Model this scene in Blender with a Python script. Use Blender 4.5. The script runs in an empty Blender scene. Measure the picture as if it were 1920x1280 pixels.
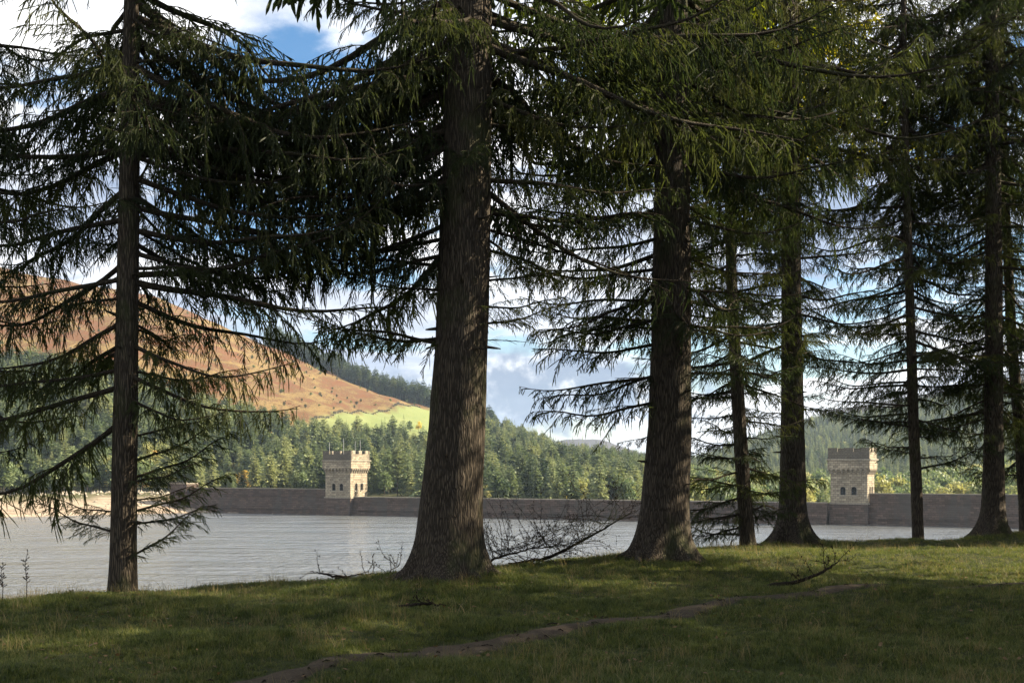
import bpy, bmesh, math, random
import numpy as np
from mathutils import Vector, Matrix, noise as mnoise

R = math.radians
PI = math.pi
sc = bpy.context.scene
C = sc.collection

# ------------------------------------------------------------------ camera, sky, sun, exposure
F = 2320.0          # focal length in pixels of a 1920 wide picture
HOR = 878.0         # picture row of the horizon
EYE = 1.65
cam = bpy.data.objects.new('camera', bpy.data.cameras.new('camera'))
C.objects.link(cam)
cam.location = (0, 0, EYE)
cam.rotation_euler = (R(90), 0, 0)
cam.data.sensor_width = 36
cam.data.lens = 36 * F / 1920
cam.data.shift_y = (HOR - 640) / 1920
cam.data.clip_start = 0.1
cam.data.clip_end = 20000
sc.camera = cam

SUN_AZ, SUN_EL = R(84), R(29)
sun_dir = Vector((math.sin(SUN_AZ) * math.cos(SUN_EL), math.cos(SUN_AZ) * math.cos(SUN_EL), math.sin(SUN_EL)))
sun = bpy.data.objects.new('sun', bpy.data.lights.new('sun', 'SUN'))
C.objects.link(sun)
sun.data.energy = 5.0
sun.data.angle = R(0.5)
sun.data.color = (1.0, 0.87, 0.66)
sun.rotation_euler = sun_dir.to_track_quat('Z', 'Y').to_euler()

sc.view_settings.view_transform = 'Standard'
sc.view_settings.look = 'None'
sc.view_settings.gamma = 1.0
sc.view_settings.use_curve_mapping = False
sc.view_settings.exposure = 1.85
sc.cycles.max_bounces = 7
sc.cycles.diffuse_bounces = 3
sc.cycles.glossy_bounces = 3
sc.cycles.transmission_bounces = 4
sc.cycles.volume_bounces = 0
sc.cycles.transparent_max_bounces = 8
sc.cycles.use_adaptive_sampling = True


class NT:
    """short hand for wiring node trees"""
    def __init__(s, tree):
        s.t = tree
        tree.nodes.clear()

    def n(s, kind, ins=None, **props):
        nd = s.t.nodes.new(kind)
        for k, v in props.items():
            setattr(nd, k, v)
        for k, v in (ins or {}).items():
            sock = nd.inputs[k]
            if isinstance(v, bpy.types.NodeSocket):
                s.t.links.new(v, sock)
            elif isinstance(v, (tuple, list)) and sock.type == 'RGBA' and len(v) == 3:
                sock.default_value = (*v, 1)
            else:
                sock.default_value = v
        return nd

    def math(s, op, a, b=0.0, clamp=False):
        return s.n('ShaderNodeMath', {0: a, 1: b}, operation=op, use_clamp=clamp).outputs[0]

    def mix(s, f, a, b):
        m = s.n('ShaderNodeMix', {0: f, 6: a, 7: b}, data_type='RGBA')
        return m.outputs[2]

    def ramp(s, f, stops):
        r = s.n('ShaderNodeValToRGB', {0: f})
        e = r.color_ramp.elements
        while len(e) < len(stops):
            e.new(0.5)
        for q, (p, c) in zip(e, stops):
            q.position = p
            q.color = (*c, 1) if isinstance(c, (tuple, list)) else (c, c, c, 1)
        return r.outputs[0]

    def noise(s, vec, scale, detail=4, rough=0.55, dist=0.0):
        ins = {'Scale': scale, 'Detail': detail, 'Roughness': rough, 'Distortion': dist}
        if vec is not None:
            ins['Vector'] = vec
        return s.n('ShaderNodeTexNoise', ins).outputs[0]

    def mapping(s, vec, scale=(1, 1, 1), loc=(0, 0, 0), rot=(0, 0, 0)):
        return s.n('ShaderNodeMapping', {'Vector': vec, 'Scale': scale, 'Location': loc, 'Rotation': rot}).outputs[0]

    def maprange(s, v, a, b, c=0.0, d=1.0, smooth=True):
        return s.n('ShaderNodeMapRange', {0: v, 1: a, 2: b, 3: c, 4: d},
                   interpolation_type='SMOOTHSTEP' if smooth else 'LINEAR').outputs[0]


# sky: Nishita with broken cumulus cloud over it
world = bpy.data.worlds.new('World')
sc.world = world
world.use_nodes = True
w = NT(world.node_tree)
sky = w.n('ShaderNodeTexSky', sky_type='NISHITA', sun_disc=False, sun_elevation=SUN_EL, sun_rotation=SUN_AZ,
          altitude=300, air_density=1.0, dust_density=0.6, ozone_density=1.6)
tc = w.n('ShaderNodeTexCoord').outputs['Generated']
sep = w.n('ShaderNodeSeparateXYZ', {0: tc})
zc = w.math('MAXIMUM', sep.outputs[2], 0.0)
den = w.math('ADD', zc, 0.16)
uv = w.n('ShaderNodeCombineXYZ', {0: w.math('DIVIDE', sep.outputs[0], den), 1: w.math('DIVIDE', sep.outputs[1], den),
                                  2: w.math('MULTIPLY', zc, 1.5)}).outputs[0]
cl = w.mapping(uv, loc=(3.15, 1.7, 0.4))
base = w.noise(cl, 1.15, 9, 0.56, 0.25)
cl2 = w.mapping(uv, loc=(3.15 - 0.13, 1.7 - 0.03, 0.4 - 0.12))
lit = w.noise(cl2, 1.15, 9, 0.56, 0.25)
mask = w.maprange(base, 0.41, 0.49)
body = w.math('SUBTRACT', base, lit)
shade = w.maprange(w.math('ADD', w.math('MULTIPLY', body, 2.6), w.math('MULTIPLY', w.math('SUBTRACT', 0.62, base), 1.6)), -0.2, 0.32)
thick = w.noise(w.mapping(uv, loc=(9.0, 4.0, 0.0)), 0.75, 3, 0.5)
shade2 = w.math('MULTIPLY', shade, w.maprange(thick, 0.36, 0.5, 0.4, 1.0))
ccol = w.mix(shade2, (2.4, 3.0, 4.2), (9.2, 9.1, 9.0))
hor = w.maprange(sep.outputs[2], 0.0, 0.07, 0.55, 0.0)
skyc = w.mix(mask, w.n('ShaderNodeHueSaturation', {'Saturation': 1.3, 'Value': 1.05, 'Color': sky.outputs[0]}).outputs[0], ccol)
skyc = w.mix(hor, skyc, (6.0, 6.4, 7.2))
yy_ = w.math('MAXIMUM', sep.outputs[1], 0.05)
cu = w.math('DIVIDE', sep.outputs[0], yy_)
cv = w.math('DIVIDE', sep.outputs[2], yy_)
bank_n = w.noise(w.n('ShaderNodeCombineXYZ', {0: cu, 1: cv, 2: 0.0}).outputs[0], 26.0, 7, 0.6)
bu = w.math('DIVIDE', w.math('SUBTRACT', cu, 0.035), 0.12)
bv = w.math('DIVIDE', w.math('SUBTRACT', cv, 0.066), 0.036)
bd = w.math('ADD', w.math('MULTIPLY', bu, bu), w.math('MULTIPLY', bv, bv))
bankm = w.maprange(w.math('SUBTRACT', w.math('ADD', bd, 0.0), w.math('MULTIPLY', w.math('SUBTRACT', bank_n, 0.5), 5.0)), 0.15, 1.3, 0.95, 0.0)
skyc = w.mix(bankm, skyc, w.mix(bank_n, (0.8, 1.25, 2.1), (2.3, 2.9, 4.0)))
bg = w.n('ShaderNodeBackground', {'Color': skyc, 'Strength': 0.05})
w.n('ShaderNodeOutputWorld', {'Surface': bg.outputs[0]})


# ------------------------------------------------------------------ helpers
def tag(o, label=None, cat=None, group=None, kind=None):
    if label: o['label'] = label
    if cat: o['category'] = cat
    if group: o['group'] = group
    if kind: o['kind'] = kind
    return o


def empty(name, loc=(0, 0, 0), rz=0.0):
    o = bpy.data.objects.new(name, None)
    C.objects.link(o)
    o.location = loc
    o.rotation_euler = (0, 0, rz)
    o.empty_display_size = 0.5
    return o


def mesh_np(name, v, f, mats, mi=None, smooth=False):
    """v (n,3); f (m,3|4) or a list of such arrays"""
    fs = f if isinstance(f, list) else [f]
    fs = [np.asarray(a, dtype=np.int32) for a in fs if len(a)]
    me = bpy.data.meshes.new(name)
    v = np.asarray(v, dtype=np.float32)
    me.vertices.add(len(v))
    me.vertices.foreach_set('co', v.ravel())
    loops = np.concatenate([a.ravel() for a in fs])
    tot = np.concatenate([np.full(len(a), a.shape[1], dtype=np.int32) for a in fs])
    start = np.concatenate([[0], np.cumsum(tot)[:-1]]).astype(np.int32)
    me.loops.add(len(loops))
    me.loops.foreach_set('vertex_index', loops)
    me.polygons.add(len(tot))
    me.polygons.foreach_set('loop_start', start)
    if mi is not None:
        me.polygons.foreach_set('material_index', np.asarray(mi, dtype=np.int32))
    me.polygons.foreach_set('use_smooth', np.full(len(tot), smooth, dtype=bool))
    me.update(calc_edges=True)
    for m in (mats if isinstance(mats, (list, tuple)) else [mats]):
        me.materials.append(m)
    return me


def link(name, me, parent=None, loc=None, rot=None, scale=None):
    o = bpy.data.objects.new(name, me)
    C.objects.link(o)
    if parent: o.parent = parent
    if loc is not None: o.location = loc
    if rot is not None: o.rotation_euler = rot
    if scale is not None: o.scale = (scale,) * 3 if not hasattr(scale, '__len__') else scale
    return o


class Geo:
    """collects vertices and faces"""
    def __init__(s):
        s.v, s.q, s.t, s.n = [], [], [], 0

    def add(s, v, q=None, t=None):
        v = np.asarray(v, dtype=float)
        if q is not None and len(q): s.q.append(np.asarray(q) + s.n)
        if t is not None and len(t): s.t.append(np.asarray(t) + s.n)
        s.v.append(v)
        s.n += len(v)

    def box(s, x0, x1, y0, y1, z0, z1):
        v = [(x, y, z) for z in (z0, z1) for y in (y0, y1) for x in (x0, x1)]
        s.add(v, [(0, 2, 3, 1), (4, 5, 7, 6), (0, 1, 5, 4), (2, 6, 7, 3), (0, 4, 6, 2), (1, 3, 7, 5)])

    def tube(s, pts, rad, n=6, cap=True):
        pts = np.asarray(pts, dtype=float)
        m = len(pts)
        rad = np.broadcast_to(rad, (m,))
        tg = np.gradient(pts, axis=0)
        tg /= np.linalg.norm(tg, axis=1)[:, None] + 1e-9
        ref = np.array([0, 0, 1.0]) if abs(tg[0][2]) < 0.9 else np.array([1.0, 0, 0])
        a = np.cross(tg, ref); a /= np.linalg.norm(a, axis=1)[:, None] + 1e-9
        b = np.cross(tg, a)
        th = np.arange(n) * 2 * PI / n
        v = pts[:, None, :] + rad[:, None, None] * (np.cos(th)[None, :, None] * a[:, None, :] + np.sin(th)[None, :, None] * b[:, None, :])
        i = np.arange(m - 1)[:, None] * n
        j = np.arange(n)[None, :]
        k = (j + 1) % n
        q = np.stack([i + j, i + k, i + n + k, i + n + j], -1).reshape(-1, 4)
        s.add(v.reshape(-1, 3), q)

    def mesh(s, name, mats, smooth=False):
        fs = []
        if s.q: fs.append(np.concatenate(s.q))
        if s.t: fs.append(np.concatenate(s.t))
        return mesh_np(name, np.concatenate(s.v), fs, mats, smooth=smooth)

    def obj(s, name, mats, parent=None, smooth=False, **k):
        return link(name, s.mesh(name, mats, smooth), parent, **k)


def px2w(px, py, Y):
    return (px - 960) / F * Y, Y, EYE - (py - HOR) / F * Y


# ------------------------------------------------------------------ materials
def newmat(name):
    m = bpy.data.materials.new(name)
    m.use_nodes = True
    return m, NT(m.node_tree)


def finish(k, bsdf_out, disp=None):
    k.n('ShaderNodeOutputMaterial', {'Surface': bsdf_out})


def principled(k, col, rough=0.8, normal=None, spec=0.3, **kw):
    ins = {'Base Color': col, 'Roughness': rough, 'Specular IOR Level': spec}
    if normal is not None: ins['Normal'] = normal
    ins.update(kw)
    return k.n('ShaderNodeBsdfPrincipled', ins).outputs[0]


def bump(k, h, strength=0.5, dist=0.02):
    return k.n('ShaderNodeBump', {'Height': h, 'Strength': strength, 'Distance': dist}).outputs[0]


def mat_bark(name='bark', dark=(0.017, 0.014, 0.011), light=(0.11, 0.088, 0.064), sc_=1.0):
    m, k = newmat(name)
    co = k.n('ShaderNodeTexCoord').outputs['Object']
    wob = k.n('ShaderNodeTexNoise', {'Vector': k.mapping(co, (1.2, 1.2, 1.0)), 'Scale': 3.0, 'Detail': 3}).outputs['Color']
    co2 = k.n('ShaderNodeMix', {0: 0.07, 4: co, 5: wob}, data_type='VECTOR').outputs[1]
    v = k.n('ShaderNodeTexVoronoi', {'Vector': k.mapping(co2, (38 * sc_, 38 * sc_, 3.4 * sc_)), 'Scale': 1.0},
            feature='DISTANCE_TO_EDGE').outputs[0]
    fur = k.maprange(v, 0.0, 0.3)
    fine = k.noise(k.mapping(co, (55, 55, 13)), 1.0, 6, 0.7)
    big = k.noise(k.mapping(co, (1.5, 1.5, 0.9)), 1.0, 4, 0.6)
    h = k.math('ADD', k.math('MULTIPLY', fur, 0.8), k.math('MULTIPLY', fine, 0.45))
    col = k.ramp(k.math('ADD', k.math('MULTIPLY', fur, 0.55), k.math('MULTIPLY', fine, 0.5)),
                 [(0.15, dark), (0.55, tuple((a + b) / 2 for a, b in zip(dark, light))), (0.95, light)])
    moss = k.math('MULTIPLY', k.maprange(big, 0.5, 0.68), 0.55)
    col = k.mix(moss, col, (0.05, 0.062, 0.022))
    finish(k, principled(k, col, 0.92, bump(k, h, 0.9, 0.025), 0.15))
    return m


def mat_leaf(name, stops, trans=0.35, noise_scale=0.35, spec=0.25, rough=0.55):
    """colour from a per-object / per-instance random value and a little spatial noise"""
    m, k = newmat(name)
    rnd = k.n('ShaderNodeObjectInfo').outputs['Random']
    pos = k.n('ShaderNodeNewGeometry').outputs['Position']
    nz = k.noise(pos, noise_scale, 3, 0.6)
    fine = k.noise(pos, noise_scale * 9, 2, 0.6)
    f = k.math('ADD', k.math('MULTIPLY', rnd, 0.6), k.math('ADD', k.math('MULTIPLY', nz, 0.35), k.math('MULTIPLY', fine, 0.25)), True)
    col = k.ramp(f, stops)
    p = principled(k, col, rough, None, spec)
    tcol = k.mix(0.45, col, (0.30, 0.34, 0.02))
    hs = k.n('ShaderNodeHueSaturation', {'Hue': 0.5, 'Saturation': 1.15, 'Value': 2.0, 'Color': col}).outputs[0]
    t = k.n('ShaderNodeBsdfTranslucent', {'Color': hs}).outputs[0]
    mx = k.n('ShaderNodeMixShader', {0: trans, 1: p, 2: t}).outputs[0]
    finish(k, mx)
    return m


M_bark = mat_bark()
M_twig = mat_bark('twig_bark', (0.03, 0.024, 0.017), (0.10, 0.08, 0.055), 2.5)
M_needle = mat_leaf('needles', [(0.15, (0.017, 0.024, 0.010)), (0.5, (0.028, 0.039, 0.013)), (0.8, (0.05, 0.06, 0.018)), (0.98, (0.075, 0.075, 0.022))], 0.42, 0.5)
M_dead = mat_bark('dead_wood', (0.012, 0.009, 0.007), (0.055, 0.04, 0.028), 3)
M_pine = mat_leaf('pine_foliage', [(0.2, (0.03, 0.045, 0.02)), (0.42, (0.08, 0.105, 0.046)), (0.62, (0.145, 0.18, 0.08)), (0.85, (0.235, 0.25, 0.105))], 0.25, 0.03)
M_dark = mat_leaf('dark_pine_foliage', [(0.2, (0.035, 0.055, 0.028)), (0.6, (0.06, 0.085, 0.04)), (0.9, (0.12, 0.14, 0.055))], 0.2, 0.03)
M_broad = mat_leaf('broadleaf_foliage', [(0.2, (0.07, 0.10, 0.045)), (0.5, (0.12, 0.155, 0.065)), (0.75, (0.19, 0.21, 0.085)), (0.95, (0.27, 0.25, 0.09))], 0.3, 0.03)
M_yellow = mat_leaf('autumn_foliage', [(0.2, (0.42, 0.34, 0.08)), (0.6, (0.52, 0.43, 0.11)), (0.9, (0.45, 0.30, 0.10))], 0.3, 0.03)
M_grass = mat_leaf('grass_blades', [(0.25, (0.022, 0.032, 0.008)), (0.45, (0.042, 0.058, 0.014)), (0.7, (0.085, 0.10, 0.026)), (0.95, (0.16, 0.15, 0.05))], 0.35, 0.35)
M_straw = mat_leaf('dry_grass', [(0.2, (0.09, 0.085, 0.035)), (0.6, (0.15, 0.125, 0.055)), (0.95, (0.22, 0.165, 0.08))], 0.35, 0.5)


def mat_stone(name, c1, c2, mortar, bw, bh, stain=0.5):
    m, k = newmat(name)
    co = k.n('ShaderNodeTexCoord').outputs['Object']
    # blocks laid by the wall's own horizontal run and height
    s = k.n('ShaderNodeSeparateXYZ', {0: co})
    run = k.math('ADD', s.outputs[0], k.math('MULTIPLY', s.outputs[1], 0.999))
    uvv = k.n('ShaderNodeCombineXYZ', {0: run, 1: s.outputs[2]}).outputs[0]
    wob = k.n('ShaderNodeMix', {0: 0.03, 4: uvv, 5: k.n('ShaderNodeTexNoise', {'Vector': uvv, 'Scale': 1.3}).outputs['Color']}, data_type='VECTOR').outputs[1]
    br = k.n('ShaderNodeTexBrick', {'Vector': wob, 'Color1': c1, 'Color2': c2, 'Mortar': mortar, 'Scale': 1.0,
                                    'Mortar Size': 0.045, 'Mortar Smooth': 0.3, 'Bias': 0.0, 'Brick Width': bw, 'Row Height': bh})
    nz = k.noise(co, 1.7, 6, 0.65)
    st = k.noise(k.mapping(co, (0.35, 0.35, 0.07)), 1.0, 5, 0.6)
    band = k.noise(k.mapping(co, (0.01, 0.01, 1.1)), 1.0, 4, 0.7)
    col = k.mix(k.maprange(nz, 0.3, 0.72, 0.0, 0.55), br.outputs[0], tuple(c * 0.45 for c in c1))
    col = k.mix(k.math('MULTIPLY', k.maprange(st, 0.45, 0.65), stain), col, (0.07, 0.06, 0.05))
    col = k.mix(k.math('MULTIPLY', k.maprange(band, 0.52, 0.66), stain * 0.6), col, tuple(min(1, c * 1.5) for c in c2))
    h = k.math('ADD', k.math('MULTIPLY', br.outputs[1], -1.0), k.math('MULTIPLY', nz, 0.6))
    finish(k, principled(k, col, 0.9, bump(k, h, 1.0, 0.09), 0.2))
    return m


M_tower = mat_stone('gritstone', (0.44, 0.37, 0.26), (0.20, 0.165, 0.115), (0.06, 0.05, 0.04), 1.2, 0.62, 0.4)
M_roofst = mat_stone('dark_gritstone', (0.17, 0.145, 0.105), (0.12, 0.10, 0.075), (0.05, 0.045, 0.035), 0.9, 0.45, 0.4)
M_dam = mat_stone('dam_masonry', (0.145, 0.10, 0.076), (0.066, 0.046, 0.036), (0.02, 0.016, 0.013), 1.6, 0.62, 0.8)
M_coping = mat_stone('pale_coping', (0.38, 0.33, 0.25), (0.30, 0.26, 0.2), (0.12, 0.1, 0.08), 1.8, 0.9, 0.3)


def flat(name, col, rough=0.6, **kw):
    m, k = newmat(name)
    nz = k.noise(k.n('ShaderNodeTexCoord').outputs['Object'], 6.0, 3)
    c = k.mix(k.maprange(nz, 0.3, 0.7, 0, 0.35), col, tuple(a * 0.6 for a in col))
    finish(k, principled(k, c, rough, **kw))
    return m


M_pole = flat('painted_metal', (0.65, 0.64, 0.6), 0.45)
M_mull = flat('window_lead', (0.04, 0.035, 0.03), 0.6)
M_glass = flat('window_glass', (0.03, 0.035, 0.04), 0.08, spec=0.6, **{'Transmission Weight': 0.75, 'IOR': 1.1})

# terrain: the masks are vertex attributes (moor, field, sand, turf)
M_ground, k = newmat('ground')
pos = k.n('ShaderNodeNewGeometry').outputs['Position']


def att(n):
    return k.n('ShaderNodeAttribute', attribute_name=n).outputs['Fac']


nA = k.noise(pos, 0.02, 7, 0.65)
nB = k.noise(k.mapping(pos, (1, 0.5, 1)), 0.035, 9, 0.78)
nC = k.noise(pos, 0.9, 6, 0.7)
nD = k.noise(pos, 14.0, 5, 0.7)
floorc = k.mix(nC, (0.045, 0.05, 0.022), (0.09, 0.085, 0.035))
turf = k.ramp(k.math('ADD', k.math('MULTIPLY', nC, 0.6), k.math('MULTIPLY', nD, 0.4)),
              [(0.3, (0.02, 0.018, 0.010)), (0.5, (0.032, 0.037, 0.013)), (0.7, (0.055, 0.058, 0.02))])
heath = k.ramp(k.math('ADD', k.math('MULTIPLY', nB, 0.6), k.math('MULTIPLY', nC, 0.4)),
               [(0.36, (0.04, 0.024, 0.014)), (0.44, (0.145, 0.062, 0.026)), (0.50, (0.075, 0.042, 0.02)), (0.55, (0.21, 0.15, 0.055)), (0.6, (0.12, 0.062, 0.026)), (0.7, (0.18, 0.17, 0.055))])
fieldc = k.ramp(k.math('ADD', k.math('MULTIPLY', nB, 0.5), k.math('MULTIPLY', nC, 0.5)), [(0.35, (0.12, 0.16, 0.05)), (0.65, (0.21, 0.22, 0.085))])
strat = k.noise(k.mapping(pos, (0.01, 0.01, 2.2)), 1.0, 5, 0.7)
sand = k.ramp(k.math('ADD', k.math('MULTIPLY', nC, 0.5), k.math('MULTIPLY', strat, 0.5)), [(0.36, (0.14, 0.10, 0.07)), (0.5, (0.30, 0.235, 0.17)), (0.66, (0.42, 0.35, 0.26))])
col = k.mix(att('turf'), floorc, turf)
col = k.mix(att('moor'), col, heath)
col = k.mix(att('heath'), col, k.mix(nB, (0.035, 0.034, 0.042), (0.085, 0.075, 0.08)))  # far heather, its blue grey also painting in haze and cloud shade
col = k.mix(att('field'), col, fieldc)
col = k.mix(att('sand'), col, sand)
hh = k.math('ADD', nC, k.math('MULTIPLY', nD, 0.25))
finish(k, principled(k, col, 0.95, bump(k, hh, 0.7, 0.12), 0.1))

M_path, k = newmat('bare_earth')
pos = k.n('ShaderNodeNewGeometry').outputs['Position']
n1 = k.noise(pos, 6, 6, 0.7); n2 = k.noise(pos, 45, 4, 0.7)
c = k.ramp(k.math('ADD', k.math('MULTIPLY', n1, 0.5), k.math('MULTIPLY', n2, 0.5)), [(0.33, (0.028, 0.022, 0.014)), (0.52, (0.062, 0.047, 0.032)), (0.7, (0.10, 0.078, 0.055))])
finish(k, principled(k, c, 0.95, bump(k, k.math('ADD', n1, n2), 0.6, 0.015), 0.1))

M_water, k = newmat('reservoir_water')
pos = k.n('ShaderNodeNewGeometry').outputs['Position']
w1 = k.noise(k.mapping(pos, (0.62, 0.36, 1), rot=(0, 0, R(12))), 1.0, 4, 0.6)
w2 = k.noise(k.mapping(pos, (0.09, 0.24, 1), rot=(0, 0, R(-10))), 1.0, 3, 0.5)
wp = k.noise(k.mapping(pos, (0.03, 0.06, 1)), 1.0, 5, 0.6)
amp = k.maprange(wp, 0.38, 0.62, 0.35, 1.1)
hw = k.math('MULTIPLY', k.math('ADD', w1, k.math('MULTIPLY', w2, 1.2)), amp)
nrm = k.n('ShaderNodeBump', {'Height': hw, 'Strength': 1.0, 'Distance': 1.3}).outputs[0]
finish(k, principled(k, (0.085, 0.09, 0.088), 0.17, nrm, 0.5, IOR=3.0))  # base grey and IOR lifted past real water to give silver sky reflection


# ------------------------------------------------------------------ terrain
WATER = -14.5
DN = np.array([0.448, 0.894])         # plan normal of the dam, away from the camera
DT = np.array([0.894, -0.448])        # along the dam, to the right
TL = np.array([-59.6, 433.0])         # tower positions on the dam line
TR = np.array([98.5, 360.0])
lip = [(-400, -230), (-120, -60), (-40, -2), (-20, 9), (-9, 14.4), (-6.3, 15.6), (-4.2, 17.4), (-3.0, 18.8), (-1.9, 19.8), (-0.35, 20.6), (1.8, 22.4),
       (3.6, 25.6), (6.3, 29.6), (8.4, 30.7), (12.7, 31.8), (18, 38), (30, 60), (80, 150), (150, 262), (205, 318), (320, 330), (900, 330)]
SHORE = [(-900, 60), (-400, 230), (-260, 345), (-168, 411), (-112, 455)]


def far_line():
    a = [tuple(p) for p in SHORE]
    a += [tuple(TL + DT * -50 + DN * 1.0), tuple(TR + DT * 120 + DN * 1.0), (420, 260), (900, 200)]
    return a


def sdist(x, y, poly):
    """signed distance, positive to the left of (beyond) the polyline"""
    best = np.full(x.shape, 1e9)
    sg = np.ones(x.shape)
    for (ax, ay), (bx, by) in zip(poly[:-1], poly[1:]):
        dx, dy = bx - ax, by - ay
        t = np.clip(((x - ax) * dx + (y - ay) * dy) / (dx * dx + dy * dy), 0, 1)
        d = np.hypot(x - ax - t * dx, y - ay - t * dy)
        cr = dx * (y - ay) - dy * (x - ax)
        m = d < best - 1e-6
        best = np.where(m, d, best)
        sg = np.where(m, np.sign(cr), sg)
    return best * sg


PXC = [-500, 0, 130, 300, 420, 500, 600, 700, 800, 905, 1000, 1060, 1130, 1200, 1290, 1400, 1500, 1600, 1750, 1920, 2500]
YK = [0, 520, 820, 1200, 1800, 2600, 3500, 4300, 7000]
HT = {
    0:    [-8, -8, -8, -8, -8, -8, -9, -9, -10, -11, -12, -13, -14, -15, -18, -20, -20, -20, -20, -18, -10],
    520:  [-8, -7, -7, -7, -7, -7, -8, -8, -9, -9, -10, -11, -12, -14, -18, -20, -20, -20, -19, -15, 0],
    820:  [90, 74, 70, 56, 43, 36, 29, 23, 18, 14, 8, 1, -1, -4, -11, -15, -17, -16, -13, -5, 20],
    1200: [225, 197, 184, 166, 142, 122, 99, 76, 61, 45, 23, 5, 6, 0, -7, 2, 10, 16, 24, 34, 60],
    1800: [215, 190, 175, 150, 128, 106, 84, 60, 44, 28, 8, -5, -5, 0, 9, 45, 72, 89, 112, 140, 190],
    2600: [200, 170, 150, 120, 90, 70, 50, 30, 10, 0, -10, -10, -10, -5, 5, 20, 55, 85, 110, 130, 170],
    3500: [150, 130, 110, 90, 70, 50, 30, 30, 40, 60, 74, 87, 85, 48, 14, 10, 20, 30, 40, 50, 60],
    4300: [90, 80, 70, 60, 50, 40, 30, 20, 30, 40, 50, 60, 60, 40, 14, 10, 10, 20, 20, 20, 20],
    7000: [40] * 21,
}


def snoise(x, y, L, seed=0):
    """smooth pseudo noise from sines, wavelength about L"""
    rs = np.random.RandomState(seed)
    o = 0
    for i in range(7):
        a = rs.uniform(0, 2 * PI); q = 2 * PI / (L * rs.uniform(0.6, 1.6))
        o = o + np.sin((x * math.cos(a) + y * math.sin(a)) * q + rs.uniform(0, 6.3))
    return o / 3.5


TREES_BASE = []


def height(x, y):
    x = np.asarray(x, float); y = np.asarray(y, float)
    d = sdist(x, y, lip)
    bank = np.where(d > 0, -0.46 * (np.sqrt(d * d + 0.4) - 0.63) - 0.0, 0.02 * np.clip(-d - 12, 0, 60))
    bank = bank + 0.035 * snoise(x, y, 2.6, 1) + 0.06 * snoise(x, y, 7, 2) * np.clip(1 - np.abs(d) / 60, 0, 1)
    bank = bank - 0.15 * np.clip((y - 23) / 6, 0, 1)
    for bx, by, br, bh in TREES_BASE:
        bank = bank + bh * np.exp(-((x - bx) ** 2 + (y - by) ** 2) / (br * br))
    f = sdist(x, y, far_line())
    px = 960 + F * x / np.maximum(y, 60)
    px = np.clip(px, -500, 2500)
    rows = [np.interp(px, PXC, HT[k_]) for k_ in YK]
    h = np.array(rows[0], dtype=float)
    for i in range(len(YK) - 1):
        t = np.clip((y - YK[i]) / (YK[i + 1] - YK[i]), 0, 1)
        h = np.where(y >= YK[i], rows[i] * (1 - t) + rows[i + 1] * t, h)
    onshore = x < -105
    up = np.where(onshore, WATER + 0.15 * np.minimum(f, 55) + 0.5 * np.maximum(f - 55, 0), WATER + 0.9 * f + 1.0)
    h = h + (1.6 * snoise(x, y, 60, 3) + 0.5 * snoise(x, y, 18, 4) + 3.0 * snoise(x, y, 190, 5)) * np.clip((f - 10) / 120, 0, 1)
    far = np.where(f > 0, np.minimum(h, up), WATER - 0.25 * np.abs(f))
    far = np.where(f > -60, far, -30)
    return np.maximum(np.maximum(bank, far), -22)


# positions of the near trees are needed by the mounds at their feet
NEAR = [  # key, px base, depth, girth radius
    ('t1', 229, 16.9, .185), ('t2', 838, 17.8, .385), ('t3', 1242, 21.2, .33), ('t4', 1487, 29.6, .28),
    ('t5', 1402, 27.6, .165), ('t6', 1722, 32.2, .15), ('t7', 1862, 32.6, .25), ('t8', 1925, 34.5, .15)]
for k_, bpx, bY, br in NEAR:
    if k_ in ('t2', 't3', 't4', 't7'):
        TREES_BASE.append(((bpx - 960) / F * bY, bY, br * 3.2, 0.13))


def hz(x, y):
    return float(height(np.array([x]), np.array([y]))[0])


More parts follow.
